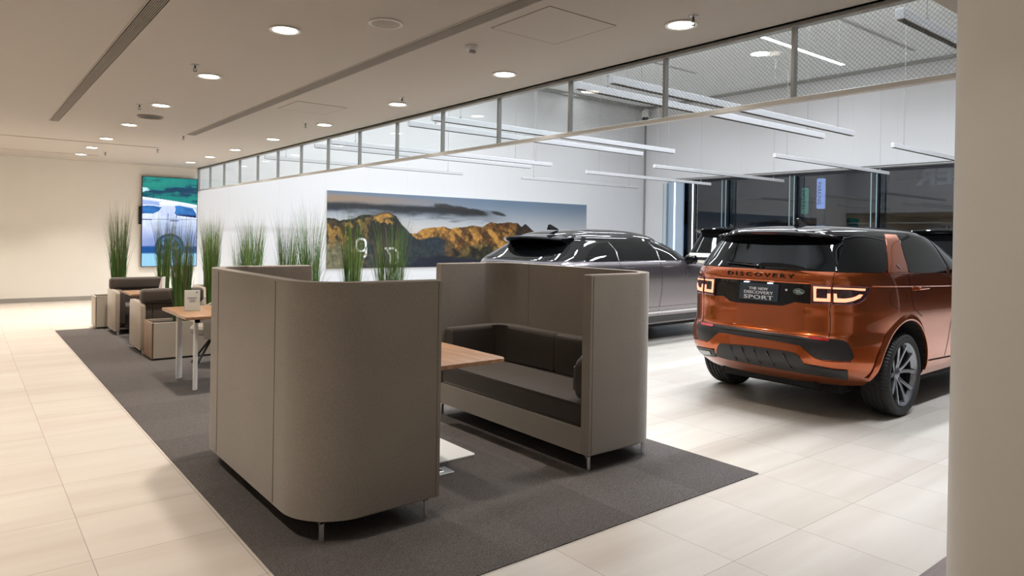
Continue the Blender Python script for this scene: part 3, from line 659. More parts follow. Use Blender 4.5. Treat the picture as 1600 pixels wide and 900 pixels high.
# ------------------------------------------------------------------ high-back sofas
def sofa(name, label, loc, flip):
    """local frame: back towards +x (flip mirrors), open side at x = 0, length along y"""
    D, L, H, Rr, T, Z0 = .75, 1.85, 1.29, .30, .075, .12
    s = -1 if flip else 1
    t = thing(name, label, 'high-back sofa', loc)
    def fl(pts): return [(s*x, y) for x, y in pts]
    def shell(o, i0=0.):
        """C-shaped ring outline between outer contour and inner contour offset o..i0 from the outside"""
        n = 14
        out = [(0, o)]
        def arc(cx, cy, r, a0): return [(cx+r*math.cos(a0+PI/2*k/n), cy+r*math.sin(a0+PI/2*k/n)) for k in range(n+1)]
        r = Rr-o
        return [(0., o)]+arc(D-Rr, Rr, r, -PI/2)+arc(D-Rr, L-Rr, r, 0)+[(0., L-o)]
    def ring(o0, o1, z0, z1, bev, mat, nm, x0=0., ya=None, yb=None):
        a = shell(o0); b = shell(o1)
        a[0] = (x0, a[0][1]); a[-1] = (x0, a[-1][1]); b[0] = (x0, b[0][1]); b[-1] = (x0, b[-1][1])
        def clip(P):
            if ya is None: return P
            Q = []
            for p, q in zip(P, P[1:]):
                if ya <= p[1] <= yb: Q.append(p)
                for c in (ya, yb):
                    if (p[1]-c)*(q[1]-c) < 0: f = (c-p[1])/(q[1]-p[1]); Q.append((p[0]+(q[0]-p[0])*f, c))
            if ya <= P[-1][1] <= yb: Q.append(P[-1])
            return Q
        a, b = clip(a), clip(b)
        bm = B(); prism(bm, fl(a+b[::-1]), z0, z1, 'z', bev, 3)
        return mesh_obj(nm, bm, mat, t, smooth=True, angle=50)
    ring(0, T, Z0, H, .012, 'taupe_wool_fabric', 'high_back_shell')
    # piping seams
    for yy_ in (.42, L-.42):
        bm = B(); tube(bm, [(s*(D+.0005), yy_, Z0+.012), (s*(D+.0005), yy_, H-.012), (s*(D-T-.0005), yy_, H-.012), (s*(D-T-.0005), yy_, .6)], .0028, 6); mesh_obj('piping', bm, 'piping_thread', t)
    for yo, yi in ((0, T), (L, L-T)):
        bm = B(); tube(bm, [(s*.022, yo, Z0+.01), (s*.022, yo, H-.012), (s*.022, yi, H-.012)], .0028, 6); mesh_obj('piping', bm, 'piping_thread', t)
    # base with front rail
    bm = B(); prism(bm, fl(rrect(.0, D-T+.01, T-.006, L-T+.006, [.01, .24, .24, .01], 8)), Z0+.002, .285, 'z', .01, 2); mesh_obj('base', bm, 'taupe_wool_fabric', t, smooth=True)
    bm = B(); prism(bm, fl(rrect(.02, D-T-.008, T+.006, L-T-.006, [.03, .22, .22, .03], 8)), .286, .44, 'z', .028, 4); mesh_obj('seat_cushion', bm, 'dark_brown_fabric', t, smooth=True, angle=60)
    ring(T+.004, T+.125, .442, .755, .035, 'dark_brown_fabric', 'back_cushion', .46, T+.13, L/2+.028)
    ring(T+.004, T+.125, .442, .755, .035, 'dark_brown_fabric', 'back_cushion', .045, L/2+.034, L)
    bm = B(); prism(bm, [(s*x, z) for x, z in rrect(.035, .52, .445, .735, .07, 6)], T+.006, T+.115, 'y', .03, 3); mesh_obj('arm_cushion', bm, 'dark_brown_fabric', t, smooth=True, angle=60)
    for lx, ly, sg in ((.05, .05, 1), (.05, L-.05, -1), (D-.125, .088, 1), (D-.125, L-.088, -1)):
        bm = B()
        x = s*lx
        box(bm, x-.013, x+.013, ly-.006, ly+.006, 0, .113, .003, 1)
        prism(bm, [(ly-.006, .10), (ly-.006, .120), (ly+sg*.085, .120), (ly+sg*.085, .114), (ly+sg*.02, .104), (ly+.004*sg, .085)], x-.013, x+.013, 'x')
        box(bm, x-.018, x+.018, ly-.012, ly+.012, 0, .004)
        mesh_obj('leg', bm, 'chrome', t)
    return t
sofa('high_back_sofa', 'nearer tall taupe fabric sofa seen from behind, its rounded back facing the camera', (2.02, 3.13, 0), True)
sofa('high_back_sofa', 'tall taupe fabric sofa on the right with dark brown seat cushions showing', (3.15, 3.13, 0), False)

# table between the sofas
t = thing('cafe_table', 'wood-topped table standing between the two tall sofas', 'table', (2.52, 4.10, 0))
bm = B(); prism(bm, rrect(-.34, .32, -.51, .60, .055, 6), .695, .72, 'z', .004, 1); mesh_obj('tabletop', bm, 'walnut_top', t)
bm = B(); prism(bm, rrect(-.28, .27, -.235, .26, .02, 4), 0.006, .022, 'z', .004, 1); mesh_obj('base_plate', bm, 'white_powder_coat', t)
bm = B(); prism(bm, rrect(-.06, .06, -.05, .05, .02, 4), .02, .69, 'z'); box(bm, -.2, .2, -.2, .2, .683, .695); mesh_obj('pedestal', bm, 'white_powder_coat', t)
t = thing('floor_socket_box', 'small grey metal floor plate on the carpet beside the white table base', 'floor socket', (2.40, 3.735, .006))
bm = B(); prism(bm, rrect(-.09, .09, -.06, .06, .01, 3), 0, .006, 'z', .002, 1); mesh_obj('cover_plate', bm, 'brushed_steel', t)
bm = B(); box(bm, -.03, .03, -.02, .02, .005, .009, .002, 1); mesh_obj('latch', bm, 'chrome', t)

# high meeting table with white legs
TX0, TX1, TY0, TY1, TZ = 1.62, 2.42, 6.84, 7.84, .73
t = thing('meeting_table', 'oak-topped table on white round legs beyond the nearer sofa', 'table', ((TX0+TX1)/2, (TY0+TY1)/2, 0))
hx, hy = (TX1-TX0)/2, (TY1-TY0)/2
bm = B(); prism(bm, rrect(-hx, hx, -hy, hy, .02, 3), TZ-.028, TZ, 'z', .003, 1); mesh_obj('tabletop', bm, 'walnut_top', t)
bm = B(); box(bm, -hx+.12, hx-.12, -hy+.14, -hy+.18, TZ-.075, TZ-.028); box(bm, -hx+.12, hx-.12, hy-.18, hy-.14, TZ-.075, TZ-.028); box(bm, -hx+.12, -hx+.16, -hy+.14, hy-.14, TZ-.075, TZ-.028); box(bm, hx-.16, hx-.12, -hy+.14, hy-.14, TZ-.075, TZ-.028); mesh_obj('apron', bm, 'white_powder_coat', t)
for sx in (-1, 1):
    for sy in (-1, 1):
        bm = B(); cx, cy = sx*(hx-.145), sy*(hy-.13) if sy > 0 else sy*(hy-.235)
        bm2 = []
        for k in range(24):
            a = 2*PI*k/24; p = Vector((.021*math.cos(a), .048*math.sin(a), 0)); p.rotate(Quaternion((0, 0, 1), .75*sx*sy if sy > 0 else -.35)); bm2.append((cx+p.x, cy+p.y))
        prism(bm, bm2, .006, TZ-.028, 'z'); prism(bm, [(cx+(x-cx)*1.02, cy+(y-cy)*1.02) for x, y in bm2], 0, .012, 'z'); mesh_obj('leg', bm, 'white_powder_coat', t, smooth=True)
t = thing('table_sign', 'white upright notice card in a clear stand on the oak-topped table', 'table sign', (1.80, 7.36, TZ), math.radians(-16))
bm = B(); box(bm, -.071, .071, -.004, .004, .004, .208, .001, 1); mesh_obj('card', bm, 'print_white', t)
bm = B(); box(bm, -.075, .075, -.03, .03, 0, .004); box(bm, -.074, .074, -.008, -.006, .003, .212); mesh_obj('acrylic_stand', bm, 'clear_partition_glass', t)
bm = B()
for k, (w, z, h) in enumerate(((.047, .128, .006), (.030, .112, .003), (.034, .100, .003), (.030, .088, .003))): box(bm, -w+.004, w-.004, -.0052, -.004, z, z+h)
box(bm, .035, .05, -.0052, -.004, .178, .190); mesh_obj('printed_lines', bm, 'print_ink', t)

# tub chair at the meeting table
t = thing('tub_chair', 'light grey tub chair with a dark star base behind the oak-topped table', 'chair', (2.27, 8.30, 0), math.radians(-100))
def tub(r0, r1, z0, z1, a0, a1, n=30, lean=.0):
    """shell wall, open towards -y (local front)"""
    bm = B(); R = []
    for k in range(n+1):
        a = a0+(a1-a0)*k/n; c, s_ = math.cos(a), math.sin(a)
        e = min(k, n-k)/n*2; zt = z0+(z1-z0)*(.62+.38*sst(0, .7, np.float64(e)))
        R.append([bm.verts.new((c*r1*(.92), s_*r1*.85, z0)), bm.verts.new((c*(r1+lean), s_*(r1+lean)*.9, zt)), bm.verts.new((c*(r0+lean), s_*(r0+lean)*.9, zt)), bm.verts.new((c*r0*.92, s_*r0*.85, z0))])
    for P, Q in zip(R, R[1:]):
        for i in range(4): bm.faces.new((P[i], P[(i+1) % 4], Q[(i+1) % 4], Q[i]))
    bm.faces.new(R[0]); bm.faces.new(R[-1][::-1])
    bmesh.ops.bevel(bm, geom=[e for e in bm.edges if e.calc_face_angle(0) > 1.], offset=.012, segments=2, affect='EDGES')
    return bm
mesh_obj('tub_shell', tub(.25, .31, .33, .82, math.radians(-30), math.radians(210), lean=.02), 'grey_upholstery', t, smooth=True, angle=60)
bm = B(); lathe(bm, [(.0001, .36), (.22, .36), (.25, .38), (.255, .43), (.23, .46), (.0001, .465)], seg=32); mesh_obj('seat', bm, 'grey_upholstery', t, smooth=True)
bm = B()
for k in range(4):
    a = PI/4+k*PI/2; tube(bm, [(.03*math.cos(a), .03*math.sin(a), .32), (.29*math.cos(a), .29*math.sin(a), .022)], .013, 8)
    cyl(bm, (.29*math.cos(a), .29*math.sin(a), 0), .02, .022, seg=12)
cyl(bm, (0, 0, .2), .03, .17, seg=16)
mesh_obj('star_base', bm, 'satin_black', t)

# ------------------------------------------------------------------ club armchairs and far table
def armchair(label, loc, rz):
    t = thing('club_armchair', label, 'armchair', loc, rz, 'two-tone club armchairs')
    W, Dp = .74, .70
    for sx in (-1, 1):
        x0 = -W/2 if sx < 0 else W/2-.055; x1 = x0+.055
        bm = B(); prism(bm, rrect(-Dp/2, Dp/2, .055, .635, [.02, .02, .05, .05], 5), x0, x1, 'x', .008, 2); mesh_obj('outer_arm_panel', bm, 'beige_upholstery', t, smooth=True, angle=50)
        xi = x1 if sx < 0 else x0-.075
        bm = B(); prism(bm, rrect(-Dp/2+.02, Dp/2-.02, .16, .63, .035, 5), xi, xi+.075, 'x', .012, 3); mesh_obj('inner_arm_pad', bm, 'dark_upholstery', t, smooth=True, angle=50)
    bm = B(); box(bm, -.24, .24, -Dp/2+.01, Dp/2-.14, .28, .43, .03, 4); mesh_obj('seat_cushion', bm, 'dark_upholstery', t, smooth=True, angle=50)
    bm = B(); box(bm, -.235, .235, -Dp/2+.06, Dp/2-.04, .09, .279, .006, 1); mesh_obj('seat_base', bm, 'dark_upholstery', t)
    bm = B(); box(bm, -.235, .235, Dp/2-.15, Dp/2-.02, .10, .62, .02, 3); mesh_obj('backrest', bm, 'dark_upholstery', t, smooth=True, angle=50)
    bm = B(); box(bm, -.36, .36, Dp/2-.17, Dp/2+.01, .625, .80, .045, 5); mesh_obj('headroll', bm, 'dark_upholstery', t, smooth=True, angle=50)
    for sx in (-1, 1):
        for y in (-Dp/2+.06, Dp/2-.06):
            bm = B(); cyl(bm, (sx*(W/2-.045), y, 0), .018, .056, seg=14); cyl(bm, (sx*(W/2-.045), y, 0), .024, .01, seg=14); mesh_obj('foot', bm, 'chrome', t)
    return t
a0 = armchair('club armchair farthest back, facing the camera from behind the small wooden table', (2.10, 11.62, 0), 0)
dup(a0, (2.08, 9.74, 0), PI, 'beige-sided club armchair with its back to the camera, in front of the small wooden table')
dup(a0, (2.95, 9.78, 0), PI, 'club armchair with dark rounded headroll, right behind the nearer grass planter')
t = thing('side_table', 'small square wood-topped table between the facing club armchairs', 'table', (2.12, 10.72, 0))
bm = B(); prism(bm, rrect(-.35, .35, -.35, .35, .02, 3), .64, .665, 'z', .003, 1); mesh_obj('tabletop', bm, 'walnut_top', t)
bm = B(); cyl(bm, (0, 0, .012), .03, .63, seg=18); mesh_obj('pedestal', bm, 'brushed_steel', t, smooth=True)
bm = B(); cyl(bm, (0, 0, .0), .21, .014, seg=36); mesh_obj('base_plate', bm, 'brushed_steel', t, smooth=True)
t = thing('table_sign', 'narrow leaning notice stand on the small square table, seen edge-on', 'table sign', (2.20, 10.78, .665), math.radians(62))
bm = B(); prism(bm, [(-.05, 0), (.0, 0), (-.045, .20), (-.056, .20)], -.075, .075, 'x'); mesh_obj('card', bm, 'print_white', t)
bm = B(); box(bm, -.078, .078, -.06, .045, 0, .005); mesh_obj('stand_foot', bm, 'satin_black', t)

# ------------------------------------------------------------------ planters and grasses
def planter(x0, x1, y0, y1, h, label, oak=True):
    t = thing('planter_box', label, 'planter', ((x0+x1)/2, (y0+y1)/2, 0))
    a, b = (x1-x0)/2, (y1-y0)/2
    bm = B(); box(bm, -a+.01, a, -b, -b+.018, .03, h); box(bm, -a+.01, a, b-.018, b, .03, h); box(bm, a-.018, a, -b, b, .03, h); mesh_obj('side_panel', bm, 'planter_laminate', t)
    bm = B(); box(bm, -a, -a+.018, -b, b, .03, h, .001, 1); mesh_obj('end_panel', bm, 'oak_panel' if oak else 'planter_laminate', t)
    bm = B(); box(bm, -a+.02, a-.02, -b+.015, b-.015, 0, .03); mesh_obj('plinth', bm, 'satin_black', t)
    bm = B(); box(bm, -a+.018, a-.018, -b+.018, b-.018, .03, h-.03); mesh_obj('soil', bm, 'soil', t)
    return t
def grass(x, y, z, n, h, spread, label, seed, lean=.1):
    rnd = random.Random(seed)
    me = bpy.data.meshes.new('grass_blades'); V = []; F = []; Cc = []
    for k in range(n):
        r = spread*math.sqrt(rnd.random())*.55; a = rnd.random()*2*PI
        bx, by = r*math.cos(a), r*math.sin(a)
        hh = h*(.30+.68*rnd.random()**.75); w = rnd.uniform(.0018, .0036)*(1+.10*y/4)
        wispy = rnd.random() < .30
        if wispy: hh = h*rnd.uniform(.85, 1.12); w *= .5
        la = a+rnd.uniform(-1, 1); ln = (lean*(.25+1.1*rnd.random()**2))*(1.6 if wispy else 1)+r*.35
        ta = rnd.random()*PI; px, py = math.cos(ta)*w, math.sin(ta)*w
        g0 = rnd.random()
        col = (.020+.07*g0, .085+.19*g0, .012+.03*g0)
        if rnd.random() < .20: col = (.18+.1*g0, .28+.12*g0, .07)
        if wispy: col = (.10+.1*g0, .12+.08*g0, .06)
        if rnd.random() < .06: col = (.26, .22, .12)
        i0 = len(V); S = 5
        for s_ in range(S+1):
            f = s_/S; cx = bx+math.cos(la)*ln*f**2.1; cy = by+math.sin(la)*ln*f**2.1; cz = hh*f*(1-.06*f*ln/.2)
            ww = (1-f**2.2)*.9+.1
            V.append((cx-px*ww, cy-py*ww, cz)); V.append((cx+px*ww, cy+py*ww, cz)); Cc += [(*col, 1)]*2
        for s_ in range(S):
            b_ = i0+2*s_; F.append((b_, b_+1, b_+3, b_+2))
    me.from_pydata(V, [], F)
    ca = me.color_attributes.new('Col', 'FLOAT_COLOR', 'POINT'); ca.data.foreach_set('color', np.array(Cc, np.float32).ravel())
    me.materials.append(MATS['grass_blades']); me.update()
    t = thing('ornamental_grass', label, 'plant', (x, y, z))
    o = bpy.data.objects.new('grass_blades', me); COL.objects.link(o); o.parent = t
    bm = B(); lathe(bm, [(.0001, .05), (.05, .045), (.07, .0), (.0001, .0)], seg=14); mesh_obj('root_clump', bm, 'soil', t, smooth=True)
    return t
planter(1.735, 2.92, 8.87, 9.31, .445, 'long planter box with an oak end panel between table and armchairs')
grass(2.10, 9.08, .415, 420, 1.28, .17, 'tall green grass plant in the oak-ended planter behind the notice card', 1, .07)
grass(2.46, 9.12, .415, 240, 1.30, .12, 'slimmer grass plant in the oak-ended planter, right of the bushy one', 2, .05)
planter(1.60, 2.75, 12.18, 12.58, .50, 'pale planter box at the far left end of the carpet', False)
grass(1.93, 12.36, .47, 430, 1.45, .17, 'leftmost tall grass plant, standing against the cream wall', 3)
grass(2.58, 12.36, .47, 300, 1.35, .15, 'grass plant rising in front of the video screen behind the far armchair', 4)
planter(3.62, 4.02, 13.75, 14.75, .45, 'planter box at the far end of the row by the showroom', False)
grass(3.82, 14.3, .42, 420, 1.42, .22, 'grass plant just right of the video screen', 5)
planter(3.62, 4.02, 11.2, 12.6, .45, 'planter box second from the far end of the row by the showroom', False)
grass(3.80, 11.75, .42, 440, 1.42, .26, 'grass plant above the left end of the nearer sofa back', 6)
grass(3.80, 12.35, .42, 160, 1.1, .2, 'sparse low grass plant between two fuller ones over the sofa back', 16)
planter(3.62, 4.02, 8.9, 10.6, .45, 'planter box in the middle of the row by the showroom', False)
grass(3.80, 10.15, .42, 330, 1.38, .2, 'grass plant above the sofa arm, left of the tallest wispy one', 7)
grass(3.80, 9.30, .42, 330, 1.55, .22, 'tallest wispy grass plant, just left of the landscape print', 8, .14)
planter(3.62, 4.02, 6.5, 8.3, .45, 'planter box nearest the camera in the row by the showroom', False)
grass(3.80, 7.95, .42, 330, 1.50, .16, 'grass plant in front of the white ring on the landscape print', 9)
grass(3.80, 6.98, .42, 380, 1.38, .22, 'rightmost and nearest grass plant in front of the landscape print', 10, .12)
# ------------------------------------------------------------------ cars: one lofted body per car, panels laid on its surface
def lerp(T,z):
    if z<=T[0][0]: return T[0][1]
    for (a,b),(c,d) in zip(T,T[1:]):
        if z<=c:
            u=(z-a)/(c-a); return b+(d-b)*u
    return T[-1][1]
def smooth(T,z):   # monotone-ish cubic hermite through the table
    n=len(T)
    if z<=T[0][0]: return T[0][1]
    if z>=T[-1][0]: return T[-1][1]
    for i in range(n-1):
        if z<=T[i+1][0]: break
    def sl(k):
        if k<=0 : return (T[1][1]-T[0][1])/(T[1][0]-T[0][0])
        if k>=n-1: return (T[-1][1]-T[-2][1])/(T[-1][0]-T[-2][0])
        a=(T[k][1]-T[k-1][1])/(T[k][0]-T[k-1][0]); b=(T[k+1][1]-T[k][1])/(T[k+1][0]-T[k][0])
        return 0 if a*b<=0 else 2*a*b/(a+b)
    h=T[i+1][0]-T[i][0]; u=(z-T[i][0])/h; m0=sl(i)*h; m1=sl(i+1)*h
    return (2*u**3-3*u*u+1)*T[i][1]+(u**3-2*u*u+u)*m0+(-2*u**3+3*u*u)*T[i+1][1]+(u**3-u*u)*m1
DISCO=dict(
 w=[(.30,.865),(.36,.89),(.45,.91),(.60,.92),(.75,.925),(.88,.93),(1.0,.925),(1.12,.91),(1.2,.895),(1.27,.875),(1.4,.81),(1.5,.755),(1.57,.71),(1.61,.67)],
 yr=[(.30,.24),(.36,.15),(.45,.04),(.5,.01),(.57,.0),(.66,.0),(.71,.02),(.76,.055),(.9,.065),(.96,.06),(1.15,.065),(1.2,.055),(1.26,.075),(1.30,.11),(1.4,.18),(1.5,.25),(1.57,.30),(1.61,.34)],
 yf=[(.30,4.40),(.4,4.57),(.7,4.597),(.85,4.57),(.95,4.50),(1.02,4.3),(1.06,4.0),(1.10,3.6),(1.13,3.4),(1.16,3.30),(1.27,3.08),(1.4,2.80),(1.5,2.6),(1.57,2.43),(1.61,2.30)],
 nr=[(.30,3.2),(1.2,3.2),(1.61,3.6)],nf=[(.30,2.8),(1.1,2.8),(1.61,4)],Lr=1.0,Lf=.95,zbot=.30,ztop=1.61,rh=.075)
def contour(c,z,y):
    """half width at y,z"""
    w=smooth(c['w'],z); yr=smooth(c['yr'],z); yf=smooth(c['yf'],z)
    L=c['Lr'];
    if y<yr+L:
        n=lerp(c['nr'],z); u=max(0,(y-yr)/L); return w*max(0,(1-(1-u)**n))**(1/n)
    L=c['Lf']
    if y>yf-L:
        n=lerp(c['nf'],z); u=max(0,(yf-y)/L); return w*max(0,(1-(1-u)**n))**(1/n)
    return w
def pt(c,t,z):
    """t in [0,1] rear corner quarter, [1,2] side, [2,3] front quarter; returns x>=0,y,z"""
    w=smooth(c['w'],z); yr=smooth(c['yr'],z); yf=smooth(c['yf'],z)
    if t<=1:
        n=lerp(c['nr'],z); a=t*math.pi/2; s,co=math.sin(a),max(0,math.cos(a))
        return w*s**(2/n), yr+c['Lr']*(1-co**(2/n)), z
    if t<2:
        return w, yr+c['Lr']+(yf-c['Lf']-yr-c['Lr'])*(t-1), z
    n=lerp(c['nf'],z); a=(3-t)*math.pi/2; s,co=max(0,math.sin(a)),max(0,math.cos(a))
    return w*s**(2/n), yf-c['Lf']*(1-co**(2/n)), z

_TAB=None
def _table():
    global _TAB
    if _TAB is None:
        n=3.2; w=.925; L=1.0; T=[(0,0)]; px=py=0; s=0
        for i in range(1,2001):
            t=i/2000; a=t*math.pi/2; x=w*math.sin(a)**(2/n); y=L*(1-max(0,math.cos(a))**(2/n)); s+=math.hypot(x-px,y-py); px,py=x,y
            T.append((s,t))
        _TAB=T
    return _TAB
UR=_table()[-1][0]
def u2t(u):
    u=abs(u); T=_TAB
    if u>=UR: 
        return 1+min(2.0,(u-UR)/2.6)
    lo,hi=0,len(T)-1
    while hi-lo>1:
        m=(lo+hi)//2
        if T[m][0]<=u: lo=m
        else: hi=m
    a,b=T[lo],T[hi]; return a[1]+(b[1]-a[1])*(u-a[0])/(b[0]-a[0])
def upt(c,u,z):
    """u = arclength from the rear centre (m), positive right; side 2.6 m long, then front quarter compressed"""
    x,y,z=pt(c,u2t(u),z); return (x if u>=0 else -x),y,z
DISCO_F = {'rear_window': [(-0.591, 1.273), (-0.613, 1.336), (-0.617, 1.442), (-0.624, 1.544), (-0.327, 1.552), (-0.152, 1.551), (-0.009, 1.549), (0.086, 1.546), (0.195, 1.543), (0.303, 1.54), (0.409, 1.537), (0.506, 1.532), (0.599, 1.526), (0.69, 1.52), (0.781, 1.515), (0.774, 1.487), (0.735, 1.395), (0.705, 1.275), (0.626, 1.279), (0.545, 1.283), (0.463, 1.286), (0.368, 1.288), (0.268, 1.291), (0.163, 1.293), (0.069, 1.291), (-0.024, 1.29), (-0.122, 1.289), (-0.227, 1.287), (-0.331, 1.283), (-0.448, 1.279)],
 'quarter_glass': [(0.712, 1.27), (0.737, 1.375), (0.777, 1.482), (0.81, 1.579), (0.927, 1.581), (1.059, 1.582), (1.226, 1.583), (1.42, 1.584), (1.36, 1.495), (1.325, 1.408), (1.271, 1.311), (1.244, 1.279), (1.194, 1.267), (1.033, 1.269), (0.902, 1.27), (0.803, 1.27)],
 'black_panel': [(-0.428, 1.168), (-0.295, 1.169), (-0.176, 1.168), (-0.064, 1.167), (0.041, 1.168), (0.142, 1.168), (0.24, 1.168), (0.333, 1.167), (0.421, 1.167), (0.506, 1.165), (0.5, 1.081), (0.498, 0.997), (0.368, 1.004), (0.32, 0.983), (0.264, 0.963), (0.161, 0.962), (0.054, 0.959), (-0.056, 0.957), (-0.18, 0.955), (-0.248, 0.96), (-0.323, 1.002), (-0.41, 0.999), (-0.441, 0.997), (-0.451, 1.082), (-0.461, 1.168)],
 'lampR_in': [(0.511, 1.162), (0.669, 1.162), (0.655, 1.003), (0.506, 0.996)],
 'lampR_out': [(0.679, 1.162), (0.83, 1.162), (1.006, 1.152), (0.989, 1.112), (0.944, 1.06), (0.893, 1.023), (0.826, 1.001), (0.739, 0.998), (0.665, 1.001)],
 'glow_in': [(0.527, 1.148), (0.662, 1.145), (0.661, 1.132), (0.551, 1.131), (0.547, 1.104), (0.545, 1.05), (0.628, 1.05), (0.631, 1.091), (0.655, 1.092), (0.652, 1.024), (0.524, 1.022)],
 'glow_outlow': [(0.68, 1.093), (0.702, 1.093), (0.704, 1.055), (0.755, 1.053), (0.813, 1.061), (0.85, 1.072), (0.889, 1.091), (0.918, 1.088), (0.892, 1.062), (0.835, 1.038), (0.764, 1.022), (0.677, 1.022)],
 'glow_outtop': [(0.677, 1.145), (0.948, 1.138), (0.942, 1.12), (0.883, 1.122), (0.819, 1.129), (0.676, 1.13)],
 'lower_black': [(-0.671, 0.724), (-0.403, 0.728), (-0.284, 0.729), (-0.175, 0.728), (-0.071, 0.726), (0.03, 0.725), (0.127, 0.723), (0.231, 0.722), (0.33, 0.721), (0.424, 0.719), (0.514, 0.715), (0.589, 0.718), (0.662, 0.719), (0.772, 0.711), (0.82, 0.689), (0.859, 0.628), (0.884, 0.575), (0.853, 0.542), (0.759, 0.54), (0.687, 0.542), (0.617, 0.543), (0.56, 0.563), (0.507, 0.605), (0.454, 0.643), (0.378, 0.653), (0.29, 0.658), (0.198, 0.663), (0.084, 0.662), (-0.035, 0.662), (-0.148, 0.664), (-0.268, 0.666), (-0.331, 0.664), (-0.387, 0.625), (-0.46, 0.563), (-0.638, 0.563)],
 'reflectorR': [(0.505, 0.728), (0.663, 0.716), (0.665, 0.699), (0.508, 0.707)],
 'reflectorL': [(-0.616, 0.727), (-0.421, 0.728), (-0.414, 0.707), (-0.589, 0.703)],
 'diffuser': [(-0.336, 0.546), (-0.309, 0.567), (-0.192, 0.574), (-0.083, 0.581), (0.022, 0.586), (0.126, 0.586), (0.226, 0.585), (0.321, 0.584), (0.411, 0.581), (0.45, 0.551), (0.482, 0.494), (0.613, 0.482), (0.682, 0.472), (0.752, 0.461), (0.801, 0.384), (0.776, 0.367), (0.692, 0.381), (0.61, 0.391), (0.526, 0.399), (0.438, 0.404), (0.35, 0.409), (0.256, 0.412), (0.157, 0.414), (0.053, 0.415), (-0.052, 0.417), (-0.16, 0.419), (-0.275, 0.42), (-0.399, 0.432)]}

VELAR = dict(
 w=[(.28,.87),(.36,.91),(.45,.94),(.60,.955),(.75,.96),(.98,.965),(1.12,.955),(1.19,.93),(1.235,.905),(1.30,.865),(1.37,.815),(1.43,.765),(1.49,.71)],
 yr=[(.28,.30),(.36,.14),(.45,.05),(.6,.0),(.8,.02),(1.0,.03),(1.13,.035),(1.19,.06),(1.235,.12),(1.30,.24),(1.37,.35),(1.43,.44),(1.49,.53)],
 yf=[(.28,4.55),(.4,4.74),(.7,4.797),(.86,4.76),(.96,4.62),(1.04,4.3),(1.10,3.9),(1.16,3.5),(1.21,3.25),(1.24,3.14),(1.30,3.03),(1.37,2.90),(1.43,2.76),(1.49,2.56)],
 nr=[(.28,5.),(1.19,5.),(1.49,4.6)], nf=[(.28,2.8),(1.19,3.0),(1.49,4.)], Lr=1.0, Lf=1.0, zbot=.28, ztop=1.49, rh=.165)
BIG = dict(
 w=[(.30,.90),(.38,.95),(.5,.975),(.7,.985),(.95,.98),(1.08,.965),(1.16,.94),(1.3,.89),(1.5,.82),(1.65,.76),(1.72,.72)],
 yr=[(.30,.22),(.38,.10),(.5,.02),(.7,.0),(.95,.02),(1.08,.03),(1.16,.06),(1.3,.14),(1.5,.26),(1.65,.35),(1.72,.40)],
 yf=[(.30,4.7),(.42,4.9),(.8,4.95),(1.0,4.88),(1.1,4.6),(1.15,4.1),(1.19,3.75),(1.24,3.6),(1.3,3.5),(1.5,3.12),(1.65,2.8),(1.72,2.6)],
 nr=[(.30,4.2),(1.72,4.6)], nf=[(.30,3.2),(1.72,4.2)], Lr=1.0, Lf=1.0, zbot=.30, ztop=1.72, rh=.11)
def S_u(C): return lambda u, z: Vector(upt(C, u, z))
def S_y(C, side): return lambda y, z: Vector((side*contour(C, z, y), y, z))
def nrm(S, a, b, e=.004):
    p = S(a, b); n = (S(a+e, b)-S(a-e, b)).cross(S(a, b+e)-S(a, b-e))
    if n.length < 1e-12: return Vector((0, -1, 0))
    n.normalize(); c = Vector((p.x, p.y-min(max(p.y, 1.), 3.2), 0))
    if n.dot(c) < 0: n = -n
    return n
def dense(P, st):
    out = []; n = len(P)
    for i in range(n):
        a, b = P[i], P[(i+1) % n]; k = max(1, int(math.hypot(b[0]-a[0], b[1]-a[1])/st))
        out += [(a[0]+(b[0]-a[0])*j/k, a[1]+(b[1]-a[1])*j/k) for j in range(k)]
    return out
def inside(p, P):
    c = False; n = len(P); j = n-1
    for i in range(n):
        if (P[i][1] > p[1]) != (P[j][1] > p[1]) and p[0] < (P[j][0]-P[i][0])*(p[1]-P[i][1])/(P[j][1]-P[i][1])+P[i][0]: c = not c
        j = i
    return c
def chaikin(P, k=1):
    for _ in range(k):
        Q = []
        for a, b in zip(P, P[1:]+P[:1]): Q += [(a[0]*.75+b[0]*.25, a[1]*.75+b[1]*.25), (a[0]*.25+b[0]*.75, a[1]*.25+b[1]*.75)]
        P = Q
    return P
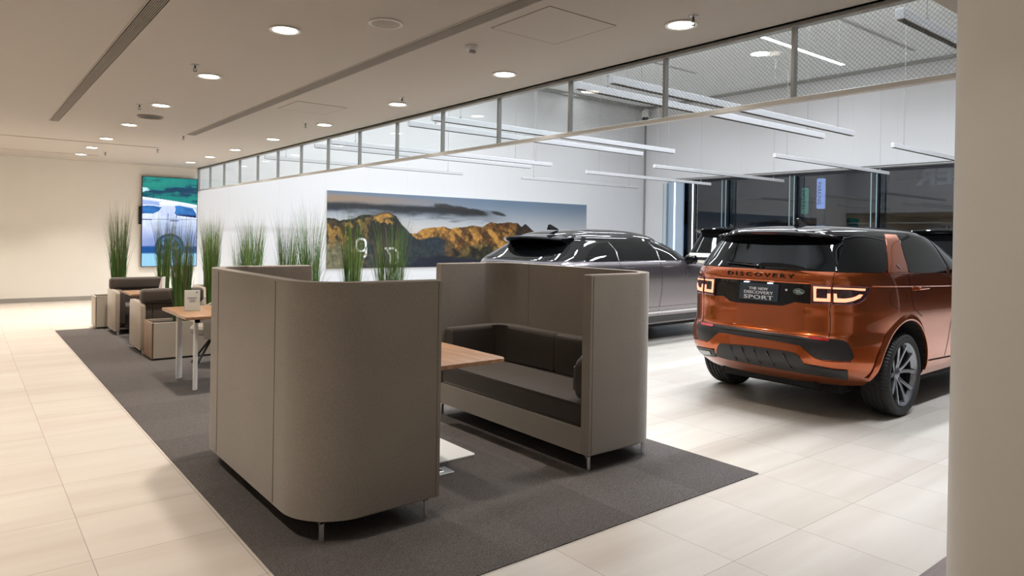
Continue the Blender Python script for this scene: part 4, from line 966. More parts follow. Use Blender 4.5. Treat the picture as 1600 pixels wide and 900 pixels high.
def patch(name, S, P, off, depth, mat, parent, grid=.035, soft=0):
    if soft: P = chaikin([tuple(p) for p in P], soft)
    P = dense(P, grid); n = len(P)
    x0, x1 = min(p[0] for p in P), max(p[0] for p in P); z0, z1 = min(p[1] for p in P), max(p[1] for p in P)
    pts = list(P)
    i = 0
    def dist(p): return min((p[0]-q[0])**2+(p[1]-q[1])**2 for q in P)
    nx = int((x1-x0)/grid)+1; nz = int((z1-z0)/grid)+1
    for a in range(1, nx):
        for b in range(1, nz):
            p = (x0+(x1-x0)*a/nx, z0+(z1-z0)*b/nz)
            if inside(p, P) and dist(p) > (grid*.45)**2: pts.append(p)
    r = delaunay_2d_cdt([Vector(p) for p in pts], [(i, (i+1) % n) for i in range(n)], [], 1, 1e-6)
    vs, es, fs = r[0], r[1], r[2]
    bm = B(); top = []; N = []
    for v in vs:
        q = nrm(S, v.x, v.y); N.append(q); top.append(bm.verts.new(S(v.x, v.y)+q*off))
    faces = []
    for f in fs:
        try: faces.append(bm.faces.new([top[i] for i in f]))
        except ValueError: pass
    bm.normal_update()
    s = sum(f.normal.dot(N[fs[k][0]]) for k, f in enumerate(faces) if k < len(fs))
    if s < 0: bmesh.ops.reverse_faces(bm, faces=faces)
    bnd = [e for e in bm.edges if len(e.link_faces) == 1]
    low = {}
    vi = {v: k for k, v in enumerate(top)}
    for e in bnd:
        for v in e.verts:
            if v not in low: low[v] = bm.verts.new(v.co-N[vi[v]]*depth)
    for e in bnd:
        f = e.link_faces[0]; lp = [l for l in f.loops if l.edge == e][0]; a = lp.vert; b = lp.link_loop_next.vert
        bm.faces.new((b, a, low[a], low[b])); e.smooth = False
    for f in bm.faces: f.smooth = True
    return mesh_obj(name, bm, mat, parent, smooth=False) if False else _raw(name, bm, mat, parent)
def _raw(name, bm, mat, parent):
    me = bpy.data.meshes.new(name); bm.to_mesh(me); bm.free()
    me.materials.append(MATS[mat]); o = bpy.data.objects.new(name, me); COL.objects.link(o); o.parent = parent
    return o
def sline(bm, S, P, r, off=0.0, st=.04):
    Q = []
    for a, b in zip(P, P[1:]):
        k = max(1, int(math.hypot(b[0]-a[0], b[1]-a[1])/st)); Q += [(a[0]+(b[0]-a[0])*j/k, a[1]+(b[1]-a[1])*j/k) for j in range(k)]
    Q.append(P[-1])
    tube(bm, [S(a, b)+nrm(S, a, b)*off for a, b in Q], r, 6)
def stext(name, S, s, cu, cz, w, h, mat, parent, off=.003, slant=0., ext=.003, bold=0., spacing=1., mirror=1, drop=0.):
    bm = text_mesh(s, 1., .1, 1., 0., bold, spacing)
    xs = [v.co.x for v in bm.verts]; ys = [v.co.y for v in bm.verts]; W = max(xs)-min(xs); Hh = max(ys)-min(ys)
    for v in bm.verts:
        a = cu+mirror*v.co.x/W*w; b = cz+v.co.y/Hh*h+drop*v.co.x/W*w; v.co = S(a, b)+nrm(S, a, b)*(off+(v.co.z/.1)*ext)
    return _raw(name, bm, mat, parent)
def wheel(parent, side, y, x, R=.365, rim=.262, wd=.25, spokes=5, proto=[]):
    if proto and proto[0][1] == (R, rim): 
        w = proto[0][0].copy(); COL.objects.link(w); w.parent = parent
        w.location = (side*x, y, R); w.rotation_euler = (0, 0, 0 if side > 0 else PI)
        for ch in proto[0][0].children: c = ch.copy(); COL.objects.link(c); c.parent = w
        return w
    # tyre mesh is the wheel part itself; the rim, spokes and disc are its children. Outer face towards +x
    prof = [(rim-.012, -wd*.40), (rim+.012, -wd*.46), (rim+.05, -wd*.5), (R-.03, -wd*.49), (R-.012, -wd*.44), (R-.002, -wd*.36)]
    for g_ in (-.24, -.08, .08, .24):
        prof += [(R, wd*(g_-.035)), (R-.009, wd*(g_-.022)), (R-.009, wd*(g_+.022)), (R, wd*(g_+.035))]
    prof += [(R-.002, wd*.36), (R-.012, wd*.44), (R-.03, wd*.49), (rim+.05, wd*.5), (rim+.012, wd*.46), (rim-.012, wd*.40)]
    bm = B(); seg = 144
    lathe(bm, [(r, a) for r, a in prof], 'x', (0, 0, 0), seg, True)
    for v in bm.verts:
        r = math.hypot(v.co.y, v.co.z)
        if r > R-.025:
            k = int(round(math.atan2(v.co.z, v.co.y)/(2*PI/seg)))
            inn = abs(v.co.x) < wd*.1
            if (k+(1 if inn else 0)) % 2 == 0: f = (r-.006)/r; v.co.y *= f; v.co.z *= f
    w = mesh_obj('wheel', bm, 'rubber_tyre', parent, smooth=False); w.location = (side*x, y, R); w.rotation_euler = (0, 0, 0 if side > 0 else PI)
    w['label'] = 'tyre and alloy wheel'
    bm = B(); lathe(bm, [(rim-.014, -wd*.42), (rim-.022, -.02), (rim-.03, wd*.30), (rim-.012, wd*.40), (rim, wd*.455), (rim+.006, wd*.47), (rim+.004, wd*.44), (rim-.006, wd*.40), (rim-.012, -wd*.42)], 'x', seg=72, closed=True)
    mesh_obj('rim', bm, 'alloy_grey', w, smooth=True)
    bm = B(); xf = wd*.40
    for k in range(spokes):
        for sgn in (-1, 1):
            a = 2*PI*k/spokes+PI/2; a0, a1 = a+sgn*.16, a+sgn*.33
            def pp(r, an, hw): c, s_ = math.cos(an), math.sin(an); return [(r*c-hw*s_, r*s_+hw*c), (r*c+hw*s_, r*s_-hw*c)]
            st = [(.045, a0*1., .020, xf-.045), (.11, a+sgn*.20, .017, xf-.028), (.18, a+sgn*.27, .017, xf-.012), (rim-.01, a1, .023, xf+.004)]
            rings = []
            for r, an, hw, xx in st:
                (y1, z1), (y2, z2) = pp(r, an, hw); (y3, z3), (y4, z4) = pp(r, an, hw*.6)
                rings.append([bm.verts.new((xx-.03, y1, z1)), bm.verts.new((xx-.006, y1, z1)), bm.verts.new((xx, y3, z3)), bm.verts.new((xx, y4, z4)), bm.verts.new((xx-.006, y2, z2)), bm.verts.new((xx-.03, y2, z2))])
            for A_, C_ in zip(rings, rings[1:]):
                for i in range(6): bm.faces.new((A_[i], A_[(i+1) % 6], C_[(i+1) % 6], C_[i]))
            bm.faces.new(rings[0]); bm.faces.new(rings[-1][::-1])
    mesh_obj('spokes', bm, 'alloy_grey', w)
    bm = B(); lathe(bm, [(.0001, xf-.028), (.028, xf-.03), (.036, xf-.036), (.062, xf-.048), (.07, xf-.07), (.07, xf-.1)], 'x', seg=30)
    for k in range(5):
        a = 2*PI*(k+.5)/5+PI/2; cyl(bm, (xf-.062, .05*math.cos(a), .05*math.sin(a)), .009, .02, 'x', 8)
    mesh_obj('hub_cap', bm, 'alloy_grey', w, smooth=True)
    bm = B(); cyl(bm, (-.02, 0, 0), .17, .02, 'x', 40); cyl(bm, (-wd*.40, 0, 0), rim-.02, .02, 'x', 40); mesh_obj('brake_disc', bm, 'alloy_dark', w)
    proto[:] = [(w, (R, rim))]
    return w
def car_body(C, root, paint_m, roof_m, zsplit, wb, R=.365, arch=.455, hub=.375, roof_from=None):
    """lower body (wheel arches cut by boolean) and greenhouse, each one mesh"""
    us = [0]
    ts = []
    for k in range(1, 44): ts.append(u2t(UR*k/44))
    ts = [0.]+ts+[1.]+[1+k/40 for k in range(1, 41)]+[2+k/34 for k in range(1, 35)]
    def ring(bm, z, f=1., zz=None, yc=0.):
        R_ = []
        pts = [pt(C, t, z) for t in ts]
        full = [(x, y) for x, y, _ in pts]+[(-x, y) for x, y, _ in pts[-2:0:-1]]
        return [bm.verts.new((x*f, yc+(y-yc)*f, zz if zz is not None else z)) for x, y in full]
    def skin(bm, rings, caps=(True, True)):
        for A_, C_ in zip(rings, rings[1:]):
            n = len(A_)
            for i in range(n): bm.faces.new((A_[i], A_[(i+1) % n], C_[(i+1) % n], C_[i]))
        if caps[0]: bm.faces.new(rings[0][::-1])
        if caps[1]: bm.faces.new(rings[-1])
    bm = B(); zs = np.concatenate([np.linspace(C['zbot'], zsplit, 46)])
    skin(bm, [ring(bm, float(z)) for z in zs])
    bmesh.ops.recalc_face_normals(bm, faces=bm.faces)
    body = mesh_obj('lower_body', bm, paint_m, root, smooth='keep')
    cut = B()
    for y in wb:
        for s in (-1, 1):
            r0 = arch
            n = 56; P = []
            for k in range(n):
                a = 2*PI*k/n; rr = r0*(1.0+.03*math.cos(2*a)); P.append((y+r0*1.02*math.cos(a), hub+r0*1.0*math.sin(a)))
            prism(cut, P, s*.60, s*1.15, 'x')
    bmesh.ops.recalc_face_normals(cut, faces=cut.faces)
    co = mesh_obj('cutter', cut, 'wheel_well', root)
    md = body.modifiers.new('cut', 'BOOLEAN'); md.operation = 'DIFFERENCE'; md.object = co; md.solver = 'EXACT'
    try: md.material_mode = 'TRANSFER'
    except Exception: pass
    bpy.context.view_layer.update()
    dg = bpy.context.evaluated_depsgraph_get(); me = bpy.data.meshes.new_from_object(body.evaluated_get(dg))
    body.modifiers.clear(); body.data = me; bpy.data.objects.remove(co)
    b2 = bmesh.new(); b2.from_mesh(me); 
    for f in b2.faces: f.smooth = f.material_index == 0
    for e in b2.edges:
        if len(e.link_faces) == 2 and e.calc_face_angle(0) > .6: e.smooth = False
    b2.to_mesh(me); b2.free()
    # greenhouse with roof crown
    bm = B(); zs = np.linspace(zsplit, C['ztop'], 24); rs = [ring(bm, float(z)) for z in zs]
    yc = (smooth(C['yr'], C['ztop'])+smooth(C['yf'], C['ztop']))/2
    for f in (.985, .96, .92, .86, .78, .68, .55, .4, .25, .1):
        g_ = 1-f**2.4; rs.append(ring(bm, C['ztop'], f, C['ztop']+C['rh']*g_**.62, yc))
    skin(bm, rs)
    bmesh.ops.recalc_face_normals(bm, faces=bm.faces)
    mesh_obj('greenhouse', bm, roof_m, root, smooth='keep')
    # arch lips
    for y in wb:
        for s in (-1, 1):
            S = S_y(C, s); bm = B(); P = []
            for k in range(41):
                a = -.15+(PI+.3)*k/40; zz = hub+(arch+.004)*math.sin(a)
                if zz < C['zbot']+.02: continue
                P.append((y+(arch*1.02+.004)*math.cos(a), zz))
            rings = []
            for a_, b_ in P:
                p = S(a_, b_); n = Vector((s, 0, 0)); d = Vector((0, a_-y, b_-hub)).normalized()
                rings.append([bm.verts.new(p+n*o1+d*o2) for o1, o2 in ((-.02, -.004), (.014, -.003), (.017, .006), (.015, .018), (.008, .034), (.002, .05), (-.004, .06))])
            for A_, C_ in zip(rings, rings[1:]):
                for i in range(6): bm.faces.new((A_[i], A_[i+1], C_[i+1], C_[i]))
            mesh_obj('wheel_arch_lip', bm, paint_m, root, smooth=True, angle=60)
    # underbody
    bm = B(); box(bm, -.60, .60, .45, wb[1]+.5, .20, C['zbot']+.05, .02, 1); box(bm, -.80, .80, wb[0]+.55, wb[1]-.55, .22, C['zbot']+.05, .02, 1); cyl(bm, (-.45, .36, .34), .10, .9, 'x', 20); mesh_obj('underbody', bm, 'wheel_well', root)
def mirror_u(P): return [(-a, b) for a, b in P]
def shark_fin(C, root, y, z, mat='gloss_black'):
    bm = B(); prism(bm, [(y-.10, z-.02), (y+.09, z-.02), (y+.075, z+.004), (y-.005, z+.03), (y-.06, z+.062), (y-.09, z+.055), (y-.095, z+.01)], -.012, .012, 'x', .006, 2)
    for v in bm.verts: v.co.x *= 1+2.0*max(0, (z+.03-v.co.z)/.05)
    mesh_obj('antenna_fin', bm, mat, root, smooth=True)
def mirrors(C, root, y, z, x, mat, cap):
    for s in (-1, 1):
        bm = B(); prism(bm, rrect(y-.045, y+.055, z, z+.13, .035, 5), s*x, s*(x+.17), 'x', .03, 3); box(bm, min(s*(x-.1), s*(x+.05)), max(s*(x-.1), s*(x+.05)), y, y+.05, z-.02, z+.03, .01, 2)
        mesh_obj('door_mirror', bm, cap, root, smooth=True)

# ---- the orange car
root = thing('suv_car', 'orange SUV with glowing tail lamps and black roof parked at the right', 'car', (5.493, 3.466, 0), -1.5575)
C = DISCO; SU, SR, SL = S_u(C), S_y(C, 1), S_y(C, -1)
car_body(C, root, 'orange_paint', 'gloss_black', 1.272, (.99, 3.72), arch=.462, hub=.385)
for s in (1, -1):
    for y in (.97, 3.70): wheel(root, s, y, .80, R=.368, rim=.272)
F = DISCO_F
patch('rear_window', SU, F['rear_window'], .003, .01, 'car_glass', root, .05)
# tailgate edge strip beside the rear window, quarter glass, pillars, door glass
for s in (1, -1):
    Sy = SR if s > 0 else SL; nm = lambda P: P if s > 0 else mirror_u(P)
    patch('quarter_window', SU, nm(F['quarter_glass']), .004, .008, 'car_glass', root, .05)
    pil = [(.70, 1.266), (.745, 1.31), (.85, 1.408), (.94, 1.495), (1.06, 1.597), (1.31, 1.597), (1.235, 1.495), (1.172, 1.407), (1.11, 1.30), (1.09, 1.266)]
    patch('rear_pillar', Sy, pil, .008, .012, 'orange_paint', root, .04)
    patch('door_window', Sy, [(1.125, 1.272), (1.13, 1.30), (1.195, 1.407), (1.26, 1.495), (1.335, 1.588), (2.0, 1.59), (2.0, 1.235), (1.5, 1.235), (1.16, 1.24)], .005, .008, 'car_glass', root, .05)
    patch('door_window', Sy, [(2.09, 1.59), (2.25, 1.585), (2.42, 1.54), (2.62, 1.44), (2.82, 1.33), (3.0, 1.225), (2.7, 1.215), (2.09, 1.232)], .005, .008, 'car_glass', root, .05)
    patch('belt_moulding', Sy, [(.66, 1.262), (1.1, 1.256), (2.0, 1.236), (2.9, 1.208), (2.9, 1.199), (2.0, 1.227), (1.1, 1.247), (.66, 1.254)], .007, .008, 'orange_paint', root, .05)
    bm = B(); sline(bm, Sy, [(1.185, 1.47), (1.095, 1.25), (1.08, 1.02), (1.12, .94), (1.30, .86)], .0028); mesh_obj('door_seam', bm, 'wheel_well', root)
    bm = B(); sline(bm, Sy, [(2.03, 1.24), (2.04, 1.06), (2.03, .80), (1.98, .62), (1.92, .44)], .0028); mesh_obj('door_seam', bm, 'wheel_well', root)
    bm = B(); sline(bm, Sy, [(3.05, 1.18), (3.12, .9), (3.05, .6), (3.0, .42)], .0028); mesh_obj('door_seam', bm, 'wheel_well', root)
    for y0, z0 in ((1.20, 1.118), (2.16, 1.075)):
        bm = B(); prism(bm, rrect(y0, y0+.23, z0-.013, z0+.013, .011, 4), s*(contour(C, z0, y0)+.020), s*(contour(C, z0, y0)+.034), 'x', .005, 2); box(bm, *(sorted((s*(contour(C, z0, y0)-.01), s*(contour(C, z0, y0)+.024)))), y0+.01, y0+.04, z0-.008, z0+.008); box(bm, *(sorted((s*(contour(C, z0, y0)-.01), s*(contour(C, z0, y0)+.024)))), y0+.19, y0+.22, z0-.008, z0+.008)
        mesh_obj('door_handle', bm, 'orange_paint', root, smooth=True)
    patch('sill_trim', Sy, [(1.50, .435), (2.05, .42), (2.9, .40), (3.15, .40), (3.15, .345), (1.50, .375)], .010, .012, 'orange_paint', root, .05)
    bm = B(); sline(bm, Sy, [(1.49, .442), (2.05, .427), (3.1, .405)], .004); mesh_obj('sill_seam', bm, 'wheel_well', root)
    patch('badge', Sy, [(.90, 1.325), (.925, 1.328), (.965, 1.297), (.94, 1.293)], .014, .003, 'silver_trim', root, .02)
    mesh_obj('shoulder_line', (lambda b: (sline(b, Sy, [(.46, 1.158), (.7, 1.152), (1.1, 1.140), (2.0, 1.115), (3.1, 1.09)], .006, -.002), b)[1])(B()), 'orange_paint', root, smooth=True)
bm = B(); ang = [2*PI*k/28 for k in range(29)]; sline(bm, SR, [(.82+.165*math.cos(a)*.95, 1.045+.085*math.sin(a)) for a in ang], .0022); mesh_obj('fuel_flap_seam', bm, 'wheel_well', root)
# roof panel, spoiler, fin
bm = B()
sp = []
for k in range(33):
    x = -.59+1.18*k/32; f = abs(x)/.59; sp.append((x, .20+.13*f**4+.04*f**2, 1.600-.022*f**3))
rings = []
for x, y, z in sp:
    drop = .012*(abs(x)/.59)**2
    q = [(y, z-.018-drop), (y-.004, z-.004-drop), (y+.006, z+.008-drop), (y+.18, z+.030-drop*2.2), (y+.42, z+.052-drop*4), (y+.42, z+.005-drop), (y+.16, z-.052-drop), (y+.05, z-.045-drop)]
    rings.append([bm.verts.new((x, a, b)) for a, b in q])
for A_, C_ in zip(rings, rings[1:]):
    for i in range(8): bm.faces.new((A_[i], A_[(i+1) % 8], C_[(i+1) % 8], C_[i]))
bm.faces.new(rings[0]); bm.faces.new(rings[-1][::-1])
mesh_obj('roof_spoiler', bm, 'gloss_black', root, smooth=True, angle=30)
bm = B(); box(bm, -.12, .12, .197, .205, 1.588, 1.596); mesh_obj('brake_light', bm, 'lens_red', root)
shark_fin(C, root, .86, 1.684)
# rear wiper
bm = B(); tube(bm, [SU(.06, 1.295)+Vector((0, -.02, 0)), SU(.02, 1.305)+Vector((0, -.03, 0)), SU(-.30, 1.318)+Vector((0, -.022, 0)), SU(-.34, 1.32)+Vector((0, -.018, 0))], [.016, .012, .007, .004], 8)
prism(bm, [(-.02, 1.292), (.42, 1.292), (.55, 1.287), (.36, 1.322), (.18, 1.335), (.06, 1.33)], .062, .078, 'y', .004, 1); mesh_obj('rear_wiper', bm, 'gloss_black', root, smooth=True)
# tail panel
patch('tail_panel', SU, F['black_panel'], .004, .01, 'gloss_black', root, .04)
bm = B(); sline(bm, SU, [(-.45, 1.172), (0, 1.174), (.5, 1.170)], .0065, .004); mesh_obj('tailgate_lip', bm, 'orange_paint', root, smooth=True)
def tail_lamp(sg, pre):
    m_ = (lambda P: P) if sg > 0 else (lambda P: [(-a+.07 if a < .672 else -a+.055, b) for a, b in P])
    for part in ('in', 'out'):
        P = F['lampR_'+part]
        if sg < 0 and part == 'out': P = [p for p in P]
        l = patch('tail_lamp', SU, m_(P), .007, .012, 'lens_dark', root, .03)
        l['label'] = 'red tail lamp'
        P2 = m_(P); cx = sum(p[0] for p in P2)/len(P2); cz = sum(p[1] for p in P2)/len(P2)
        bm = B(); Q = m_(P); Q = [(cx+(a-cx)*.97, cz+(b-cz)*.94) for a, b in Q]; sline(bm, SU, Q+[Q[0]], .0045, .0075, .03); mesh_obj('lamp_edge', bm, 'lens_red', l)
        for key in (('glow_in',) if part == 'in' else ('glow_outlow', 'glow_outtop')):
            patch('glow_strip', SU, m_(F[key]), .0115, .004, 'tail_glow', l, .025)
tail_lamp(1, ''); tail_lamp(-1, '')
# plate, badge, lettering
pl = patch('registration_plate', SU, [(-.150, .994), (.228, .994), (.236, 1.145), (-.142, 1.145)], .016, .014, 'plate_blue_grey', root, .05); pl['label'] = 'dark blue display plate'
for s_, w_, h_, z_ in (('THE NEW', .185, .024, 1.098), ('DISCOVERY', .285, .027, 1.064), ('SPORT', .285, .035, 1.022)):
    stext('plate_lettering', SU, s_, .045, z_, w_, h_, 'white_letter', pl, .018, bold=.012, spacing=1.05)
bm = B()
for x in (-.075, .155): q = SU(x, 1.16); box(bm, x-.02, x+.02, q.y-.028, q.y-.005, 1.149, 1.156)
mesh_obj('plate_lamp', bm, 'plate_lamp', root)
stext('tailgate_lettering', SU, 'DISCOVERY', .045, 1.222, .665, .036, 'letter_black', root, .005, bold=.012, spacing=1.45, drop=.0)
bm = B()
def disc(cu, cz, ru, rz, off, th):
    n = 28; a = []; b = []
    for k in range(n):
        t_ = 2*PI*k/n; u, z = cu+ru*math.cos(t_), cz+rz*math.sin(t_); q = nrm(SU, u, z); a.append(bm.verts.new(SU(u, z)+q*off)); b.append(bm.verts.new(SU(u, z)+q*(off+th)))
    for k in range(n): bm.faces.new((a[k], a[(k+1) % n], b[(k+1) % n], b[k]))
    bm.faces.new(b)
disc(.408, 1.096, .047, .026, .004, .006); em = mesh_obj('oval_badge', bm, 'silver_trim', root)
bm = B(); disc(.408, 1.096, .041, .021, .004, .0075); mesh_obj('badge_face', bm, 'badge_green', em)
stext('badge_lettering', SU, 'LAND', .402, 1.103, .045, .010, 'white_letter', em, .0125, ext=.0008, bold=.02)
stext('badge_lettering', SU, 'ROVER', .414, 1.089, .055, .010, 'white_letter', em, .0125, ext=.0008, bold=.02)
bm = B(); disc(.302, 1.103, .009, .009, .004, .008); mesh_obj('rear_camera', bm, 'white_letter', root)
# seams, lower panels
bm = B(); sline(bm, SU, [(.703, 1.268), (.672, 1.119), (.646, .939), (.657, .73)], .003); mesh_obj('tailgate_seam', bm, 'wheel_well', root)
bm = B(); sline(bm, SU, [(-.64, 1.268), (-.618, 1.117), (-.60, .95), (-.602, .73)], .003); mesh_obj('tailgate_seam', bm, 'wheel_well', root)
lb = F['lower_black']; patch('bumper_black_panel', SU, lb, .004, .01, 'satin_black', root, .04)
bm = B(); sline(bm, SU, [(-.42, .700), (0, .703), (.50, .695)], .004, .006); mesh_obj('bumper_step_ridge', bm, 'gloss_black', root)  # thin gloss black ridge along the bumper step
bm = B(); sline(bm, SU, [(-.64, .733), (0, .735), (.64, .728)], .003); mesh_obj('tailgate_bottom_seam', bm, 'wheel_well', root)
for P in (F['reflectorR'], F['reflectorL']): patch('reflector', SU, P, .008, .008, 'reflector_red', root, .04)
patch('bumper_lip', SU, [(-.70, .555), (-.46, .556), (-.38, .618), (-.33, .655), (-.1, .656), (.2, .654), (.37, .645), (.46, .632), (.52, .590), (.57, .553), (.65, .534), (.86, .534), (.90, .52), (.9, .50), (.66, .50), (.55, .505), (.48, .53), (.44, .575), (.3, .597), (-.2, .590), (-.33, .580), (-.40, .545), (-.70, .515)], .014, .016, 'orange_paint', root, .03)
df = patch('diffuser', SU, F['diffuser'], .008, .012, 'trim_grey_black', root, .04)
for u in (-.22, -.10, .02, .15, .30):
    bm = B(); a = SU(u, .57); b = SU(u+.05, .43); prism(bm, [(a.y-.005, .568), (a.y-.022, .555), (b.y-.03, .435), (b.y, .43)], -.006, .006, 'x')
    for v in bm.verts: v.co.x += u+.045+(.57-v.co.z)*.35-.03
    mesh_obj('diffuser_fin', bm, 'satin_black', df)
patch('exhaust_trim', SU, [(-.70, .482), (-.40, .500), (-.41, .425), (-.66, .395)], .010, .014, 'satin_black', root, .04)
patch('exhaust_trim', SU, [(.52, .478), (.82, .462), (.80, .39), (.55, .405)], .010, .014, 'satin_black', root, .04)
patch('exhaust_outlet', SU, [(-.63, .465), (-.45, .478), (-.46, .443), (-.61, .425)], .016, .008, 'brushed_steel', root, .04)
mirrors(C, root, 3.0, 1.12, .88, 'gloss_black', 'orange_paint')
# front end (turned away from the camera)
for s in (1, -1):
    m2 = lambda P: [(s*a, b) for a, b in P]
    SF = lambda x, z: Vector((x, front_y(C, x, z), z))
def front_y(C, x, z):
    w = smooth(C['w'], z); yf = smooth(C['yf'], z); n = lerp(C['nf'], z); a = min(1, abs(x)/w); return yf-C['Lf']*(1-(max(0, 1-a**n))**(1/n))
SF = lambda x, z: Vector((x, front_y(C, x, z), z))
def front(C, root, z0, z1, zl, col='gloss_black'):
    SF = lambda x, z: Vector((x, front_y(C, x, z), z))
    patch('front_grille', SF, [(-.5, z0), (.5, z0), (.52, z1), (-.52, z1)], .005, .01, col, root, .05)
    for s in (1, -1): patch('head_lamp', SF, [(s*.56, zl-.07), (s*.80, zl-.05), (s*.82, zl+.04), (s*.56, zl+.02)], .005, .01, 'car_glass', root, .04)
front(C, root, .62, .84, .86)

# ---- the grey-mauve coupe-like SUV
def other_car(C, root, pm, roofm, zs, wb, belt, dlo, rw, spoiler_y, spoiler_z, spw, R=.365, mz=1.05, my=3.2, pillars=(1.25, 2.15)):
    car_body(C, root, pm, roofm, zs, wb, arch=.445, hub=.38)
    for s in (1, -1):
        for y in wb: wheel(root, s, y, .82, R=.368, rim=.272)
        Sy = S_y(C, s)
        patch('side_windows', Sy, dlo, .004, .008, 'car_glass', root, .05)
        for py in pillars:
            bm = B(); sline(bm, Sy, [(py, belt), (py+.03, (belt+C['ztop'])/2), (py-.02, C['ztop']-.03)], .005, .005); mesh_obj('window_divider', bm, 'silver_trim', root)
            bm = B(); sline(bm, Sy, [(py, belt-.02), (py+.02, .8), (py-.04, .42)], .003); mesh_obj('door_seam', bm, 'wheel_well', root)
        for py in pillars:
            z0 = belt-.10; y0 = py+.08; bm = B(); prism(bm, rrect(y0, y0+.22, z0-.01, z0+.01, .009, 4), s*(contour(C, z0, y0)+.001), s*(contour(C, z0, y0)+.006), 'x', .002, 1); mesh_obj('door_handle', bm, pm, root)
        patch('sill_trim', Sy, [(wb[0]+.5, .40), (wb[1]-.5, .40), (wb[1]-.5, .31), (wb[0]+.5, .31)], .008, .012, 'trim_grey_black', root, .06)
        for za in (.445, .51): patch('door_moulding', Sy, [(wb[0]+.47, za), (wb[1]-.47, za), (wb[1]-.47, za+.028), (wb[0]+.47, za+.028)], .010, .012, pm if za > .5 else 'silver_trim', root, .06)
        patch('tail_lamp', S_u(C), [(s*.52, belt-.13), (s*.80, belt-.14), (s*1.05, belt-.11), (s*1.0, belt-.06), (s*.52, belt-.06)], .006, .01, 'lens_dark', root, .04)
    patch('rear_window', S_u(C), rw, .004, .008, 'car_glass', root, .05)
    patch('tail_panel', S_u(C), [(-.5, belt-.14), (.5, belt-.14), (.5, belt-.07), (-.5, belt-.07)], .004, .01, 'gloss_black', root, .05)
    patch('lower_bumper_panel', S_u(C), [(-.8, .36), (.8, .36), (.8, .52), (-.8, .52)], .006, .01, 'satin_black', root, .05)
    bm = B(); rings = []
    for k in range(25):
        x = -spw+2*spw*k/24; f = abs(x)/spw; y = spoiler_y+.12*f**4; z = spoiler_z-.03*f**2
        rings.append([bm.verts.new((x, a, b)) for a, b in ((y, z), (y+.01, z+.018), (y+.25, z+.045-.02*f**2), (y+.50, z+.06-.04*f*f), (y+.5, z-.02), (y+.2, z-.07), (y+.04, z-.03))])
    for A_, C_ in zip(rings, rings[1:]):
        for i in range(7): bm.faces.new((A_[i], A_[(i+1) % 7], C_[(i+1) % 7], C_[i]))
    bm.faces.new(rings[0]); bm.faces.new(rings[-1][::-1])
    mesh_obj('roof_spoiler', bm, 'gloss_black', root, smooth=True, angle=30)
    shark_fin(C, root, spoiler_y+.55, C['ztop']+C['rh']*.93)
    mirrors(C, root, my, mz, .90, 'gloss_black', 'gloss_black'); front(C, root, .6, .85, .82)
    # windscreen
    SF = lambda x, z: Vector((x, front_y(C, x, z), z))
    patch('windscreen', SF, [(-.62, C['ztop']-.04), (-.70, belt+.08), (.70, belt+.08), (.62, C['ztop']-.04)], .004, .008, 'car_glass', root, .06)
# windscreen of the orange car
patch('windscreen', SF, [(-.58, 1.57), (-.70, 1.22), (.70, 1.22), (.58, 1.57)], .004, .008, 'car_glass', root, .06)
r2 = thing('suv_car', 'low mauve-grey SUV with black roof parked behind the right sofa', 'car', VEL_POS[:2]+(0,), math.radians(VEL_POS[2]))
other_car(VELAR, r2, 'grey_mauve_paint', 'gloss_black', 1.20, (.96, 3.83), 1.21,
          [(.55, 1.215), (3.02, 1.21), (2.88, 1.29), (2.68, 1.375), (2.48, 1.44), (2.2, 1.478), (1.3, 1.475), (.95, 1.44), (.75, 1.36), (.62, 1.27)],
          [(-.72, 1.225), (.72, 1.225), (.77, 1.31), (.74, 1.43), (-.74, 1.43), (-.77, 1.31)],   .28, 1.515, .60, mz=1.15, my=2.78, pillars=(1.20, 2.10))
r3 = thing('suv_car', 'pale gold-white SUV seen from the rear beyond the mauve-grey one', 'car', CAR3[:2]+(0,), math.radians(CAR3[2]))
other_car(BIG, r3, 'white_gold_paint', 'gloss_black', 1.20, (.98, 3.95), 1.18,
          [(.42, 1.24), (3.4, 1.22), (3.15, 1.42), (2.85, 1.6), (2.5, 1.69), (.85, 1.69), (.65, 1.5)],
          [(-.72, 1.22), (.72, 1.22), (.74, 1.4), (.70, 1.62), (-.70, 1.62), (-.74, 1.4)], .18, 1.76, .70, mz=1.2, my=3.4, pillars=(1.2, 2.15))
r4 = thing('suv_car', 'dark SUV glimpsed past the orange car beside the column', 'car', CAR4[:2]+(0,), math.radians(CAR4[2]))
other_car(BIG, r4, 'dark_grey_paint', 'gloss_black', 1.20, (.98, 3.95), 1.18,
          [(.42, 1.24), (3.4, 1.22), (3.15, 1.42), (2.85, 1.6), (2.5, 1.69), (.85, 1.69), (.65, 1.5)],
          [(-.72, 1.22), (.72, 1.22), (.74, 1.4), (.70, 1.62), (-.70, 1.62), (-.74, 1.4)], .18, 1.76, .70, mz=1.2, my=3.4, pillars=(1.2, 2.15))

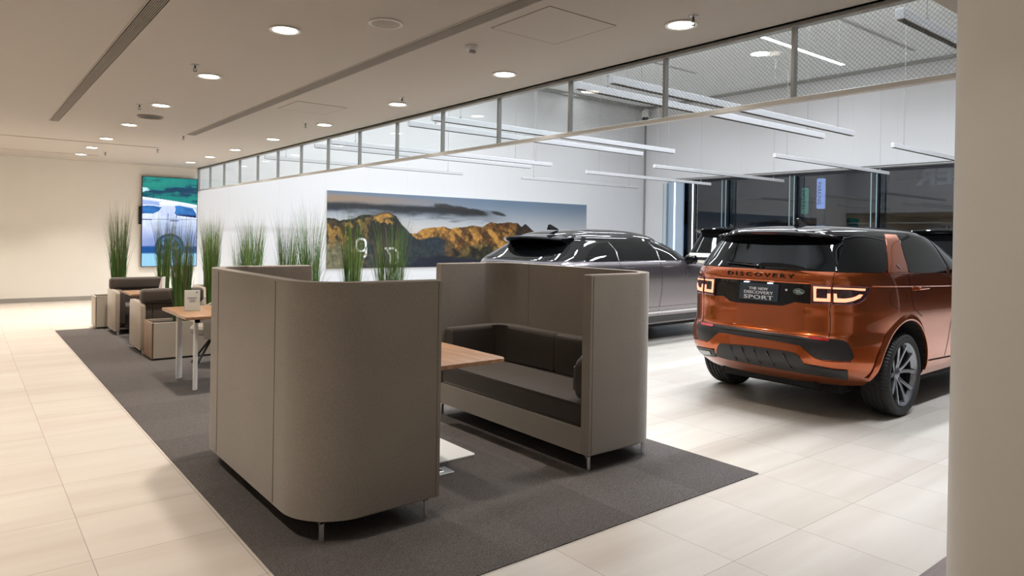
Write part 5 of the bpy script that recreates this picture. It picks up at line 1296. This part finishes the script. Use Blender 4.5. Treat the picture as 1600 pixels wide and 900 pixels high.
# ------------------------------------------------------------------ signs outside, letters for a reflected sign, small lights
outside_sign(26.5, 14.43, 2.6, 3.66, .20, 'neon_green', 'HOTEL', 'green vertical sign glowing outside the window wall', 'street_sign')
outside_sign(26.5, 13.77, 2.8, 4.0, .26, 'neon_blue', 'PARKING', 'pale blue vertical sign glowing outside the window wall', 'street_sign')
bm = text_mesh('VER', .62, .03, 1.35, bold=.012)  # solid letters standing in for a sign reflected in the window glass
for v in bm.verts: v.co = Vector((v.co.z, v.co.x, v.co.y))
t = thing('reflected_lettering', 'large grey mirror-writing letters added outside the glass in place of a sign reflection', 'sign', (SX1+.75, 7.32, 3.34)); mesh_obj('letters', bm, 'reflected_letter', t)
bm = B(); box(bm, .03, .06, -1.3, 1.3, -.05, .0); mesh_obj('stand_in_rail', bm, 'window_frame_dark', t)  # added rail under the stand-in letters

# ------------------------------------------------------------------ world, camera, colour
w = bpy.data.worlds.new('night'); scene.world = w; w.use_nodes = True
w.node_tree.nodes['Background'].inputs[0].default_value = (.020, .026, .045, 1); w.node_tree.nodes['Background'].inputs[1].default_value = .35
f_px, cx, cy, yaw, pitch, roll, H = 1077., 803., 374.3, math.radians(38.7), math.radians(.33), math.radians(-.94), 1.534
cd = bpy.data.cameras.new('camera'); cam = bpy.data.objects.new('camera', cd); COL.objects.link(cam); scene.camera = cam
cd.sensor_width = 36.; cd.lens = f_px*36./1600.; cd.shift_x = (800-cx)/1600.; cd.shift_y = (cy-450)/1600.; cd.clip_start = .05; cd.clip_end = 200
sy, cy_, sp, cp, sr, cr = math.sin(yaw), math.cos(yaw), math.sin(pitch), math.cos(pitch), math.sin(roll), math.cos(roll)
fw = Vector((sy*cp, cy_*cp, -sp)); rt = Vector((cy_, -sy, 0)); dn = fw.cross(rt)
r_ = rt*cr+dn*sr; d_ = -rt*sr+dn*cr
M = Matrix(((r_.x, -d_.x, -fw.x, 0), (r_.y, -d_.y, -fw.y, 0), (r_.z, -d_.z, -fw.z, H), (0, 0, 0, 1)))
cam.matrix_world = M
vs = scene.view_settings; vs.view_transform = 'Standard'; vs.look = 'None'; vs.gamma = 1.; vs.exposure = EXPO; vs.use_curve_mapping = False
scene.cycles.max_bounces = 8; scene.cycles.diffuse_bounces = 4; scene.cycles.glossy_bounces = 4; scene.cycles.transparent_max_bounces = 12; scene.cycles.sample_clamp_indirect = 6; scene.cycles.caustics_reflective = False; scene.cycles.caustics_refractive = False
